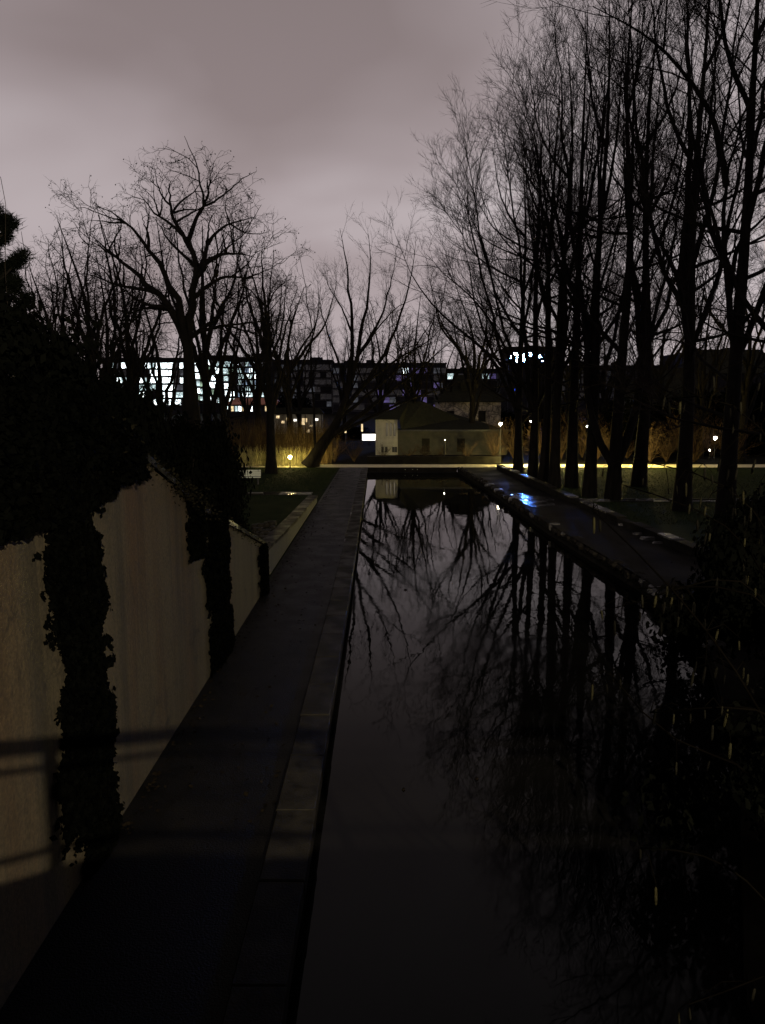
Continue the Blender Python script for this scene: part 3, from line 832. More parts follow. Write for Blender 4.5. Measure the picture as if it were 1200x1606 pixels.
def side_boughs(lim, per, lo, hi, seed):
    rg = np.random.default_rng(seed); out = []
    for pts, r0, r1 in lim[1:]:
        p, L = resample(pts, 12)
        for k in range(per):
            i = int(rg.integers(3, 10)); T = unit(p[i + 1] - p[i])
            d = unit(np.cross(T, rg.normal(0, 1, 3)) + T * .55 + np.array([0, 0, .25])); ln = rg.uniform(lo, hi) * (1.15 - i / 14)
            q = [p[i]]
            for _ in range(5):
                d = unit(d + rg.normal(0, .22, 3) + np.array([0, 0, .10])); q.append(q[-1] + d * ln / 5)
            out.append((q, max(.035, r0 * (1 - i / 11) ** 1.1 * .62 + .02), .012))
    return lim + out
lim = [lim[0]] + [([np.array([b[0], Y, 0]) + (np.asarray(q) - np.array([b[0], Y, 0])) * np.array([1, 1, 1 - .10 * j / (len(pp) - 1)]) for j, q in enumerate(pp)], r0, r1) for pp, r0, r1 in lim[1:]]
lim = side_boughs(lim, 4, 3.0, 5.2, 77)
build_tree('plane_tree', 'largest bare plane tree, with gnarled limbs and hanging seed balls, left of centre', GW, b, lim, PLANE, 202, balls=900)

def multi(px, topy, Y, halfw, nst, rt, seed, label, spec=PLANE, fork=.17, balls=0, name='bare_tree', group=GW, basey=None):
    rg = np.random.default_rng(seed)
    b = at_Y(px, 660, Y); b[2] = 0
    H = at_Y(px, topy, Y)[2]
    fk = b + np.array([rg.normal(0, .15), 0, H * fork])
    lim = [([b - np.array([0, 0, .2]), b + (fk - b) * .5 + rg.normal(0, .05, 3), fk, fk + np.array([rg.normal(0, .4), 0, H * .5]), fk + np.array([rg.normal(0, .8), 0, H * (1 - fork) * .97])], rt, .02)]
    for i in range(nst):
        a = 2 * math.pi * (i + rg.random() * .6) / nst
        q = halfw * rg.uniform(.55, 1.0); h = H * (1 - fork) * rg.uniform(.55, .97)
        s = fk + np.array([0, 0, H * .45 * max(0, rg.random() - .35)])
        h = min(h, b[2] + H - s[2])
        d = np.array([math.cos(a), math.sin(a) * .8, 0])
        pts = [s, s + d * q * .35 + np.array([0, 0, h * .3]), s + d * q * .7 + np.array([0, 0, h * .6]) + rg.normal(0, .25, 3), s + d * q + np.array([0, 0, h])]
        lim.append((pts, rt * rg.uniform(.36, .52), .014))
    if spec is PLANE: lim = side_boughs(lim, 2, 2.0, 4.0, seed + 1)
    return build_tree(name, label, group, b, lim, spec, seed, balls)
multi(147, 335, 50, 5.0, 9, .36, 211, 'bare plane tree with close twin trunks, leftmost beyond the dark shrubs', balls=500)
multi(168, 380, 54, 3.6, 5, .30, 212, 'slim bare tree right beside the twin trunked one', balls=250)
multi(252, 430, 56, 3.6, 6, .30, 213, 'short forked bare tree just left of the largest plane tree', balls=250, fork=.10)
multi(347, 415, 54, 3.2, 6, .30, 214, 'bare tree just right of the largest plane tree, before the bright windows', balls=250, fork=.12)
multi(424, 385, 52, 2.9, 7, .34, 215, 'bare tree with a dark straight trunk between the bright windows and the leaning tree', balls=300, fork=.25)
multi(92, 410, 46, 3.0, 5, .25, 216, 'thin bare tree behind the pine branches at far left', balls=200, fork=.12)

# trees farther off: one built, the rest copies of it
GB = 'distant bare trees behind the cross path'
bgp = [multi(596, 470, 84, 4.6, 8, .30, 301, 'distant round bare tree seen through the leaning tree', balls=300, group=GB),
       multi(700, 520, 88, 4.2, 8, .28, 302, 'distant bare tree behind the dark house roof', WILLOW, group=GB)]
for i, (px, topy, Y, lab) in enumerate([
        (470, 500, 92, 'distant bare tree above the warm lit stall'), (540, 520, 100, 'distant bare tree left of the pale gable house'),
        (760, 500, 96, 'distant bare tree over the rubble stone wall'), (890, 480, 75, 'distant bare tree seen between the middle row trunks'),
        (945, 470, 82, 'distant bare tree seen left of the forked trunk'), (1035, 440, 72, 'distant bare tree seen between the two thickest trunks'),
        (1100, 430, 66, 'distant bare tree seen before the right edge trunk'), (1165, 400, 62, 'distant bare tree at the right edge behind the row'),
        (845, 500, 90, 'distant bare tree below the blue lit sign'), (640, 545, 110, 'farthest bare tree before the purple lit windows'),
        (205, 330, 63, 'bare tree filling in behind the left side of the largest plane tree'), (325, 335, 65, 'bare tree filling in behind the right side of the largest plane tree'),
        (105, 372, 60, 'bare tree behind the close twin trunks at far left'), (405, 425, 66, 'bare tree behind the dark straight trunk before the bright windows'),
        (55, 400, 58, 'leftmost distant bare tree, behind the pine tufts'), (455, 440, 70, 'bare tree behind the thin left stem of the leaning tree'),
        (650, 455, 74, 'bare tree behind the right hand stems of the leaning tree'), (740, 440, 72, 'bare tree behind the low limb reaching over the canal'),
        (385, 520, 90, 'distant bare tree before the brightest glass corner'), (215, 500, 86, 'distant bare tree before the left bright windows')]):
    s = bgp[i % 2]; o = copy_tree(s)
    b = at_Y(px, 660, Y); h0 = at_Y([596, 700][i % 2], [470, 520][i % 2], [84, 88][i % 2])[2]
    k = at_Y(px, topy, Y)[2] / h0
    o.location = (b[0], Y, 0); o.scale = (k, k, k); o.rotation_euler = (0, 0, i * 1.3); o['label'] = lab

# twiggy shrubs beyond the cross path and at the foot of the trees
GS = 'bare twiggy shrubs along the cross path'
def twig_shrub(seed):
    rg = np.random.default_rng(seed)
    lim = []
    for i in range(16):
        a = rg.uniform(0, 6.28); q = rg.uniform(.2, 1.1); h = rg.uniform(1.2, 2.3)
        d = np.array([math.cos(a), math.sin(a), 0])
        lim.append(([d * .05, d * q * .3 + np.array([0, 0, h * .4]), d * q * .7 + np.array([0, 0, h * .75]), d * q + np.array([0, 0, h])], .018, .006))
    sp = {'knob': .02, 'trunk_bare': False, 'levels': [(5., .1, .6, .4, 1.0, .3, 4, .16, .15, .012, .006, 3), (8., .1, .6, .15, .45, .2, 3, .2, .1, .010, .004, 3)]}
    root = build_tree('bare_shrub', 'x', GS, (0, 0, 0), lim, sp, seed, tmat='red_twig', mat='red_twig')
    root['category'] = 'shrub'
    for c_ in root.children:
        if c_.name.startswith(('trunk', 'limb')): c_.name = 'stem'
    return root
tw = [twig_shrub(401), twig_shrub(402)]
spots = [(640, 62, .55, 'low bare shrub left of the dark house front'), (690, 63, .6, 'low bare shrub before the dark house front'), (735, 62, .7, 'low bare shrub under the rubble stone wall'),
         (775, 63, .9, 'brown bare shrub left of the first row trunk'), (840, 64, 1.1, 'brown bare shrub seen between the first row trunks'), (880, 65, 1.1, 'brown bare shrub behind the middle row trunks'),
         (935, 63, 1.2, 'brown bare shrub left of the forked trunk'), (985, 66, 1.2, 'brown bare shrub behind the small round lamp'), (1022, 60.5, 1.1, 'orange lit bare shrub right beside the small round lamp'),
         (1048, 62, 1.2, 'orange lit bare shrub before the second thickest trunk'), (1090, 62, 1.3, 'bare shrub right of the second thickest trunk'), (555, 62, .8, 'low bare shrub behind the leaning tree base'),
         (600, 63, .55, 'low bare shrub below the pale gable'), (525, 61.5, .9, 'bare shrub touching the leaning tree base'), (1150, 60, 1.4, 'bare shrub at the right edge beyond the lawn'),
         (806, 66, 1.5, 'taller brown bare shrub just left of the second row trunk'), (858, 68, 1.7, 'taller brown bare shrub behind the third and fourth row trunks'), (912, 67, 1.6, 'taller brown bare shrub behind the fifth and sixth row trunks'),
         (958, 69, 1.8, 'tall bare shrub directly behind the forked trunk'), (1072, 66, 1.8, 'tall bare shrub directly behind the second thickest trunk'), (1118, 67, 1.7, 'tall bare shrub left of the thickest trunk'), (668, 64, .8, 'bare shrub at the middle of the dark house front')]
rgs = random.Random(6)
for i, (px, Y, k, lab) in enumerate(spots):
    o = tw[i] if i < 2 else copy_tree(tw[i % 2])
    b = at_Y(px, 700, Y); o.location = (b[0], Y, 0); o.scale = (k * rgs.uniform(1.0, 1.7), k * rgs.uniform(.9, 1.5), k * rgs.uniform(.7, 1.15)); o.rotation_euler = (rgs.uniform(-.15, .15), rgs.uniform(-.15, .15), i * 2.1 + rgs.random()); o['label'] = lab

# reeds behind the left lawn
rng = np.random.default_rng(9)
n = 5200
pxs = np.r_[rng.uniform(335, 520, 3900), rng.uniform(370, 500, 1300)]
Yr = np.r_[rng.uniform(58.8, 66, 3900), rng.uniform(57.2, 59.4, 1300)]
Xr = (pxs - 600) / F * Yr * 1.0
h = np.where(np.arange(n) < 3900, rng.uniform(1.6, 3.6, n), rng.uniform(.5, 1.5, n)) * rng.uniform(.8, 1.1, n)
lean = rng.normal(0, .13, (n, 2)); wd = rng.uniform(.008, .02, n); az = rng.uniform(0, 6.28, n)
wx_, wy2 = np.cos(az) * wd, np.sin(az) * wd
def lv(t, s): return np.stack([Xr + lean[:, 0] * h * t ** 2 + s * wx_ * (1 - .6 * t), Yr + lean[:, 1] * h * t ** 2 + s * wy2 * (1 - .6 * t), h * t], axis=1)
V = np.stack([lv(0, -1), lv(0, 1), lv(.6, 1), lv(.6, -1), lv(1, 1), lv(1, -1)], axis=1).reshape(-1, 3)
bi = (np.arange(n) * 6)[:, None]
Q = np.concatenate([bi + np.array([[0, 1, 2, 3]]), bi + np.array([[3, 2, 4, 5]])])
k1 = 3900
tag(mk('reeds', V[:k1 * 6], np.concatenate([Q[:k1], Q[n:n + k1]]), 'reed'), 'tall dark brown reeds behind the left lawn', 'reeds', kind='stuff')
tag(mk('lamplit_grass', V[k1 * 6:], np.concatenate([Q[k1:n], Q[n + k1:]]) - k1 * 6, 'lamplit_grass'), 'short dry grass at the foot of the reeds, its yellow lamplight partly painted', 'grass', kind='stuff')

# short grass
rng = np.random.default_rng(10)
n = 42000
side = rng.random(n) < .45
Yg = np.where(side, rng.uniform(38, 56.3, n), rng.uniform(30, 56.3, n))
Xg = np.where(side, -3.3 - rng.random(n) ** 1.3 * 14, np.array([rwx(q) for q in Yg]) + .4 + rng.random(n) ** 1.3 * 16)
hg = rng.uniform(.03, .10, n); az = rng.uniform(0, 6.28, n); lg = rng.normal(0, .03, (n, 2))
ok = ~((side) & (np.abs(Yg - 40.3) < 1.0))
Xg, Yg, hg, az, lg = Xg[ok], Yg[ok], hg[ok], az[ok], lg[ok]; n = len(Xg)
B = np.stack([Xg, Yg, np.full(n, -.01)], 1); s = np.stack([np.cos(az), np.sin(az), 0 * az], 1) * .012
V = np.stack([B - s, B + s, B + np.stack([lg[:, 0], lg[:, 1], hg], 1)], 1).reshape(-1, 3)
tag(mk('grass', V, np.arange(n * 3).reshape(n, 3), 'grass_blade'), kind='stuff')

# fallen leaves
rng = np.random.default_rng(12); n = 1500
Yl = 8 + rng.random(n) ** 1.2 * 46; k_ = rng.random(n)
Xl = np.where(k_ < .35, -3.0 + np.abs(rng.normal(0, .16, n)), np.where(k_ < .6, rng.uniform(-3.0, -1.3, n), np.array([right_edge(q) for q in Yl]) + rng.uniform(.5, 6.5, n)))
zl = np.where(Xl > 2, np.array([max(dip(0, q), -.004) for q in Yl]), -.004) + .012
V, Q = leaf_cloud(np.stack([Xl, Yl, zl], 1), np.tile(np.array([[0, 0, 2.5]]), (n, 1)), .035, rng, .7)
tag(mk('leaf_litter', V, Q, 'dead_leaf'), 'brown fallen leaves scattered over the paths', 'leaves', kind='stuff')

# ------------------------------------------------------------------ cross path bridge, far ledge, rills
br = thing('footbridge', 'low dark slab bridge carrying the lit cross path over the canal end', 'bridge', (2.2, YE, 0)); br['kind'] = 'structure'
MB().box((-3.35, .0, -.34), (3.3, 2.7, .008)).obj('deck', 'dark_face', br)
MB().box((-3.35, -.06, -.20), (3.3, -.003, -.004)).obj('fascia', 'dark_face', br)
for dxp in (-.55, .0, .35): MB().box((dxp, -.075, -.16), (dxp + .04, -.063, -.12)).obj('reflector', 'bench_wood', br)
o = MB().box((-1.2, 60.4, -.1), (9.3, 60.75, .50)).obj('basin_wall', 'dark_face'); o['kind'] = 'structure'
led = thing('basin_coping', 'pale wet ledge stones on the dark wall beyond the cross path', 'ledge', (0, 60.55, .503)); led['kind'] = 'structure'
X_ = -1.2
while X_ < 9.2:
    L = r.uniform(.9, 1.4); MB().box((X_, -.22, 0), (min(X_ + L - .015, 9.3), .22, .06)).obj('coping_stone', 'kerb_stone' if X_ < 2.8 else 'rough_stone', led); X_ += L

def rill(xa, xb, Y, label):
    o = thing('rill', label, 'water channel', (0, Y, 0)); o['kind'] = 'structure'
    MB().box((xa, -.22, -.012), (xb, .22, -.002)).obj('water_strip', 'water', o)
    for s in (-.42, .24):
        X_ = xa
        while X_ < xb - .1:
            L = min(r.uniform(.7, 1.15), xb - X_)
            MB().box((X_, s, -.05), (X_ + L - .03, s + .2, .035 + r.uniform(-.01, .02)), .01).obj('edge_slab', 'wet_stone' if r.random() < .5 else 'kerb_stone', o)
            X_ += L
rill(-8.2, -3.7, 40.3, 'narrow stone edged water channel crossing the left lawn')
rill(9.6, 19.5, 37.4, 'narrow stone edged water channel crossing the right lawn')

# ------------------------------------------------------------------ bench and lamps
p = at_Z(386, 760, 0)
bench = thing('park_bench', 'pale green wooden park bench standing on the left lawn', 'bench', (p[0], p[1], 0), rz=.08)
for k in range(3): MB().box((-.85, .20 + .02 * k, .48 + k * .125), (.85, .235 + .02 * k, .59 + k * .125), .006).obj('slat', 'bench_wood', bench)
for k in range(3): MB().box((-.85, -.28 + k * .15, .42), (.85, -.15 + k * .15, .455), .006).obj('slat', 'bench_wood', bench)
for sx in (-.7, .7):
    b_ = MB(); b_.box((sx - .025, -.25, 0), (sx + .025, -.20, .417)); b_.box((sx - .025, .24, 0), (sx + .025, .29, .86)); b_.box((sx - .025, -.20, .37), (sx + .025, .24, .417)); b_.obj('leg', 'iron', bench)

def path_lamp(px, py, Y, label, mat, rg=.10, h=None):
    q = at_Y(px, py, Y); z = q[2]
    t = thing('path_lamp', label, 'lamp', (q[0], Y, 0), 'lamps along the cross path')
    MB().lathe([(.07, 0), (.07, .05), (.035, .09), (.03, z - rg - .06), (.06, z - rg - .02), (.06, z - rg)], k=10).obj('post', 'iron', t)
    MB().lathe([(.02, z - rg), (rg * .75, z - rg * .6), (rg, z), (rg * .75, z + rg * .6), (.02, z + rg)], k=10).obj('globe', mat, t, True)
    MB().lathe([(.05, z + rg), (.11, z + rg + .01), (.03, z + rg + .06), (.01, z + rg + .07)], k=10).obj('cap', 'iron', t)
    return t
path_lamp(455, 717, 56.2, 'small glowing lamp in front of the lit reeds on the left', 'lamp_grass', .11)
path_lamp(1008, 698, 57.6, 'small round glowing lamp beside the orange lit shrub on the right', 'lamp_warm', .12)
path_lamp(785, 665, 62.5, 'bright round lamp left of the first row trunk', 'lamp_pale', .12)
path_lamp(814, 665, 74, 'faint small lamp between the first row trunks', 'lamp_small', .08)
path_lamp(833, 661, 80, 'faint small lamp just right of the second row trunk', 'lamp_small', .10)
path_lamp(1122, 687, 66, 'white lamp at the right beyond the thickest trunks', 'lamp_small', .15)
path_lamp(1113, 706, 66, 'low small lamp below the white lamp at the right', 'lamp_small', .06)
path_lamp(922, 669, 78, 'small white lamp behind the sixth row trunk', 'lamp_small', .13)
path_lamp(1062, 670, 82, 'tiny white lamp between the two thickest trunks', 'lamp_small', .06)
path_lamp(487, 722, 60.0, 'added lamp hidden behind the leaning trunk to brighten the path', 'lamp_warm', .11)  # this and the next two: unseen lamps added to brighten the path
path_lamp(815, 716, 59.5, 'added lamp hidden behind the first row trunk to brighten the path', 'lamp_warm', .13)
path_lamp(896, 716, 59.5, 'added lamp hidden behind the fifth row trunk to brighten the path', 'lamp_warm', .13)
path_lamp(698, 690, 61.5, 'dim low lamp added before the dark house front', 'lamp_small', .03)  # made-up dim lamp added near the cross path

# ------------------------------------------------------------------ houses beyond the cross path
def prism_roof(x0, x1, y0, y1, z0, zr, over=.35, hip=0.0):
    a, b, c, d = x0 - over, x1 + over, y0 - over, y1 + over; ym = (y0 + y1) / 2
    V = [(a, c, z0), (b, c, z0), (b, d, z0), (a, d, z0), (a + hip, ym, zr), (b - hip, ym, zr),
         (a, c, z0 - .12), (b, c, z0 - .12), (b, d, z0 - .12), (a, d, z0 - .12)]
    return V, [(0, 1, 5, 4), (2, 3, 4, 5), (0, 4, 3), (1, 2, 5), (6, 7, 1, 0), (7, 8, 2, 1), (8, 9, 3, 2), (9, 6, 0, 3), (6, 9, 8, 7)]
def house_box(name, label, Y, pxa, pxb, eavey, ridgey, depth, wall, roof='roof_tile', hip=0., basez=0.0, over=.35):
    a = at_Y(pxa, eavey, Y); b = at_Y(pxb, eavey, Y); ridge = at_Y(pxa, ridgey, Y)[2]
    t = thing(name, label, 'building', ((a[0] + b[0]) / 2, Y, 0)); hw = (b[0] - a[0]) / 2
    MB().box((-hw, 0, basez - .2), (hw, depth, a[2] - .12)).obj('wall', wall, t)
    V, Fq = prism_roof(-hw, hw, 0, depth, a[2], ridge, over, hip)
    mk('roof', V, Fq, roof, t)
    return t, hw, a[2], ridge
# the gabled side wing: white end wall facing the camera
Yh = 70.
a = at_Y(589, 658, Yh); b = at_Y(624, 658, Yh); ze = a[2]; zr = at_Y(644, 628, Yh + 3)[2]
gh = thing('house', 'small house with a pale narrow windowed side and dark hipped roof', 'building', (a[0], Yh, 0)); wd_ = b[0] - a[0]
MB().box((0, 0, -.2), (wd_, 5, ze)).obj('wall', 'pale_wall', gh)
for px in (607, 613, 619):
    xw = at_Y(px, 672, Yh)[0] - a[0]; zt = at_Y(px, 663, Yh)[2]; zb = at_Y(px, 684, Yh)[2]
    f_ = MB().box((xw - .09, -.03, zb), (xw + .09, -.003, zt)).obj('window', 'iron', gh)
    MB().box((xw - .06, -.045, zb + .04), (xw + .06, -.033, zt - .04)).obj('pane', 'pane_dark', f_)
for px in (600, 606, 617, 621):
    xw = at_Y(px, 702, Yh)[0] - a[0]
    MB().box((xw - .11, -.03, .25), (xw + .11, -.003, .75)).obj('basement_window', 'iron', gh)
a2 = at_Y(626, 674, Yh)[0] - a[0]; b2 = at_Y(796, 674, Yh)[0] - a[0]; ze2 = at_Y(700, 674, Yh)[2]; zr2 = at_Y(644, 629, Yh + 3.2)[2]
MB().box((wd_ + .003, .12, -.2), (b2, 6.5, ze2)).obj('long_wall', 'house_wall', gh)
for xx in (2.2, 5.4): MB().box((wd_ + xx, .06, .3), (wd_ + xx + .7, .117, 1.5)).obj('shutter', 'dark_face', gh)
hip_x = at_Y(665, 640, Yh + 3.2)[0] - a[0]
V = [(-.3, -.35, ze), (wd_ + .12, -.35, ze), (a2 + 1.0, 3.2, zr2), (hip_x, 3.2, zr2 - .05), (b2 + .3, -.35, ze2 + .02), (b2 + .3, 7, ze2 + .02), (-.3, 7, ze), (wd_ + .3, -.35, ze2 + .02),
     (b2 - 4.0, 3.2, ze2 + .9)]
mk('roof', V, [(0, 1, 2), (0, 2, 6), (7, 4, 8, 3), (7, 3, 2, 1), (4, 5, 8), (6, 2, 3, 8, 5)], 'roof_tile', gh)
MB().box((wd_ + .15, -.42, ze2 - .13), (b2 + .3, -.36, ze2 + .015)).obj('gutter', 'iron', gh)
# rear house with climbing plants on rubble stone and a big dark roof
t, hw, z1, z2 = house_box('house', 'taller rear house with rubble stone front and big dark roof', 86, 690, 786, 629, 586, 8, 'rubble_stone', hip=2.6)
for dxx in (-2.6, .9): MB().box((dxx, -.05, 2.6), (dxx + .8, -.003, 3.8)).obj('shutter', 'dark_face', t)
MB().box((-1.0, 1.2, z1 + .9), (.6, 2.6, z2 - .9)).obj('dormer', 'roof_tile', t)
house_box('house', 'dark low house far right behind the thickest trunks', 78, 1010, 1130, 622, 575, 8, 'house_wall', hip=2.0)
t, hw, z1, z2 = house_box('house', 'dark house with tiny lit panes beyond the right edge trees', 120, 1090, 1230, 585, 545, 9, 'facade_dark', hip=2.0)
for k, (dxx, zz_) in enumerate([(-5, 6.5), (-1.5, 8.2), (1.0, 6.4), (4, 8.0), (5.5, 5.0)]):
    MB().box((dxx, -.05, zz_), (dxx + .5, -.003, zz_ + .7)).obj('window', 'pane_dim', t)
t, hw, z1, z2 = house_box('house', 'low building with red awning roofs and lit windows below the bright offices', 140, 354, 436, 634, 624, 8, 'facade_dark', 'red_awning', hip=1.5)
for k in range(13):
    xw = -hw + .3 + k * (2 * hw - .6) / 13
    if k in (5, 9): continue
    MB().box((xw, -.05, at_Y(400, 645, 140)[2]), (xw + .45, -.003, at_Y(400, 637, 140)[2])).obj('window', ['pane_bright', 'pane_warm', 'pane_mid'][k % 3], t)

# warm lit stall and white lit screen
a = at_Y(428, 672, 92); b = at_Y(505, 650, 92)
st = thing('stall', 'warm brightly lit open stall left of the leaning tree', 'stall', ((a[0] + b[0]) / 2, 92, 0)); hw = (b[0] - a[0]) / 2
MB().box((-hw, 1.5, -.1), (hw, 1.7, b[2])).obj('back_wall', 'pale_wall', st)
V, Fq = prism_roof(-hw, hw, -.5, 1.7, b[2] + .15, b[2] + .8, .2, .6); mk('roof', V, Fq, 'roof_tile', st)
for xx in (-hw, -hw / 3, hw / 3, hw): MB().box((xx - .05, -.4, -.1), (xx + .05, -.3, b[2])).obj('post', 'iron', st)
for px, py in [(452, 657), (463, 659), (470, 662), (478, 659), (488, 668), (436, 654), (497, 658), (444, 662), (484, 676), (476, 664)]:
    q = at_Y(px, py, 92.6); s_ = random.Random(px).uniform(.10, .24)
    MB().box((q[0] - st.location[0] - s_ * 1.3, .5, q[2] - s_), (q[0] - st.location[0] + s_ * 1.3, .6, q[2] + s_)).obj('light_panel', 'pane_white' if px % 2 else 'pane_warm', st)
MB().box((-hw, -.2, .2), (hw, .1, 1.0)).obj('counter', 'house_wall', st)
q = at_Y(579, 686, 84)
ls = thing('lit_screen', 'white glowing screen on a post left of the pale house', 'screen', (q[0], 84, 0))
MB().box((-.75, 0, .62), (.75, .12, 1.32)).obj('screen', 'pane_white', ls)
MB().box((-.8, .123, .57), (.8, .2, 1.37)).obj('back_panel', 'iron', ls)
MB().box((-.05, .05, -.1), (.05, .15, .615)).obj('post', 'iron', ls)
GPN = 'upright lit panels left of the pale house'
for px, py, hh, lab in [(542, 672, .5, 'narrow lit upright panel seen through the leaning stems'), (524, 664, .25, 'tiny lit upright panel left of the leaning stems'), (568, 671, .42, 'narrow pinkish lit upright panel beside the white screen')]:
    q = at_Y(px, py, 88)
    o = thing('light_column', lab, 'lamp', (q[0], 88, 0), GPN)
    MB().box((-.10, -.1, q[2] - hh), (.10, .1, q[2] + hh)).obj('light_panel', 'pane_warm', o)
    MB().box((-.06, -.06, -.1), (.06, .06, q[2] - hh - .003)).obj('post', 'iron', o)

# ------------------------------------------------------------------ offices far behind
pane_mesh = {}
def pane(parent, x, z, wv, hv, mat, y=-.06):
    if mat not in pane_mesh:
        o = MB().box((-.5, 0, -.5), (.5, .05, .5)).obj('window', mat); pane_mesh[mat] = o.data
    else:
        o = bpy.data.objects.new('window', pane_mesh[mat]); C.objects.link(o)
    o.parent = parent; o.location = (x, y, z); o.scale = (wv, 1, hv)
    return o
def office(label, Y, pxa, pxb, topy, floors, cols, picks, facade='facade_dark', fl_px=11.5, slant=0., seed=1, cat='building', skip=.0):
    rg = random.Random(seed)
    a = at_Y(pxa, topy, Y); b = at_Y(pxb, topy, Y); W = b[0] - a[0]; H = a[2]
    t = thing('office_building', label, cat, (a[0], Y, 0), 'office buildings across the far side')
    MB().box((0, 0, -.5), (W, 16, H)).obj('facade', facade, t)
    MB().box((-.3, -.35, H), (W + .3, 16.3, H + .5)).obj('parapet', 'facade_dark', t)
    for k in range(max(1, int(W / 14))):
        xa = rg.uniform(.05, .8) * W; MB().box((xa, 2 + k * .1, H + .503), (xa + rg.uniform(1.5, 6), 6, H + rg.uniform(.9, 2.2))).obj('plant_room', 'facade_dark', t)
    if floors:
        fh = at_Y(600, 600, Y)[2] - at_Y(600, 600 + fl_px, Y)[2]
        for f in range(floors):
            z = H - 1.1 - fh * (f + .5)
            MB().box((0, -.22, z - fh * .5 - .22), (W, -.003, z - fh * .5 - .02)).obj('floor_band', 'facade', t)
            for c_ in range(cols):
                if rg.random() < skip: continue
                u = (c_ + .5) / cols
                mt = picks(u, f / max(1, floors - 1), rg)
                if mt: pane(t, u * W, z + slant * (u - .5) * fh, W / cols * rg.choice([1.0, .99, .98, .93, .80]), fh * rg.uniform(.66, .76), mt)
    return t
def ch(rg, *opts):
    q = rg.random(); s = 0
    for p_, m_ in opts:
        s += p_
        if q < s: return m_
    return opts[-1][1]
YO = 310
office('long office with bright white lit windows behind the plane trees', YO, 160, 300, 563, 6, 15,
       lambda u, f, g: ch(g, (.74, 'pane_bright'), (.2, 'pane_mid'), (.06, 'pane_dim')) if (.26 < u < .78) else ch(g, (.25, 'pane_bright'), (.2, 'pane_mid'), (.2, 'pane_dim'), (.35, 'pane_dark')), seed=3, skip=.05)
office('office block with sloping greenish lit floors right of the plane tree trunk', YO + 6, 303, 366, 559, 6, 7,
       lambda u, f, g: ch(g, (.35, 'pane_bright'), (.3, 'pane_green'), (.25, 'pane_mid'), (.1, 'pane_dim')), slant=-.5, seed=4)
office('glass corner office with a bluish white lit grid', YO - 8, 372, 420, 562, 7, 8,
       lambda u, f, g: ch(g, (.5, 'pane_bright'), (.4, 'pane_mid'), (.1, 'pane_blue')) if f > .75 else ch(g, (.3, 'pane_blue'), (.42, 'pane_mid'), (.18, 'pane_bright'), (.1, 'pane_dim')), fl_px=9.5, seed=5)
office('dim office wing with scattered grey lit windows right of the glass corner', YO + 10, 421, 520, 566, 6, 11,
       lambda u, f, g: ch(g, (.05, 'pane_mid'), (.45, 'pane_dim'), (.5, 'pane_dark')) if u < .5 else ch(g, (.12, 'pane_dim'), (.88, 'pane_dark')), seed=6, skip=.35)
office('dark office block with purple lit windows behind the leaning tree', YO - 4, 522, 700, 571, 6, 18,
       lambda u, f, g: ch(g, (.36, 'pane_purple'), (.02, 'pane_bright'), (.2, 'pane_dim'), (.42, 'pane_dark')) if u > .4 else ch(g, (.04, 'pane_purple'), (.1, 'pane_dim'), (.86, 'pane_dark')), seed=7, skip=.35)
office('dark office block with few lit windows above the rear house', YO + 4, 702, 800, 580, 4, 9,
       lambda u, f, g: ch(g, (.1, 'pane_mid'), (.1, 'pane_purple'), (.2, 'pane_dim'), (.6, 'pane_dark')), seed=8, skip=.4)
tw_ = office('dark tower carrying the blue lit sign behind the tree row', 275, 796, 874, 546, 0, 0, None, seed=9)
office('low dark block behind the right tree row', 270, 880, 1060, 575, 4, 12, lambda u, f, g: ch(g, (.03, 'pane_mid'), (.1, 'pane_dim'), (.87, 'pane_dark')), seed=10)
office('dark block at the far right edge behind the trees', 230, 1070, 1260, 556, 5, 10, lambda u, f, g: ch(g, (.04, 'pane_mid'), (.12, 'pane_dim'), (.84, 'pane_dark')), seed=11)
sg = thing('rooftop_sign', 'blue white glowing sign lights seen through the row trees', 'sign', (at_Y(830, 560, 236)[0], 236, 0))
for px, py, s_ in [(803, 560, .5), (808, 556, .5), (813, 559, .6), (819, 558, .55), (821, 564, .6), (812, 566, .5), (805, 554, .35), (831, 556, .55), (848, 559, .5), (850, 565, .45), (858, 556, .6), (860, 560, .45)]:
    q = at_Y(px, py, 236)
    xq = q[0] - sg.location[0]
    MB().box((xq - s_ * .9, 0, q[2] - s_ * .9), (xq + s_ * .9, .06, q[2] + s_ * .9)).obj('sign_light', 'sign_blue', sg)
    MB().box((xq - s_ * .95, .065, q[2] - s_ * .95), (xq + s_ * .95, .4, q[2] + s_ * .95)).obj('back_shield', 'iron', sg)  # added backing that stops blue light spilling onto the blocks behind
MB().box((-7, .7, 17.2), (7, .9, 17.5)).obj('rail', 'iron', sg)
for xx in (-6, 0, 6): MB().box((xx - .1, .75, 0), (xx + .1, .85, 17.2)).obj('post', 'iron', sg)
GBL = 'deep blue lights behind the row trees'
for px, py, lab in [(805, 613, 'deep blue light, the lower of two behind the row trees'), (813, 607, 'deep blue light, the upper of two behind the row trees')]:
    q = at_Y(px, py, 150)
    o = thing('blue_light', lab, 'light', (q[0], 150, 0), GBL)
    MB().lathe([(.05, 0), (.32, .1), (.32, .8), (.05, .9)], (0, 0, q[2] - .4), 8).obj('globe', 'sign_deep', o)
    MB().lathe([(.06, 0), (.05, q[2] - .403)], k=6).obj('post', 'iron', o)

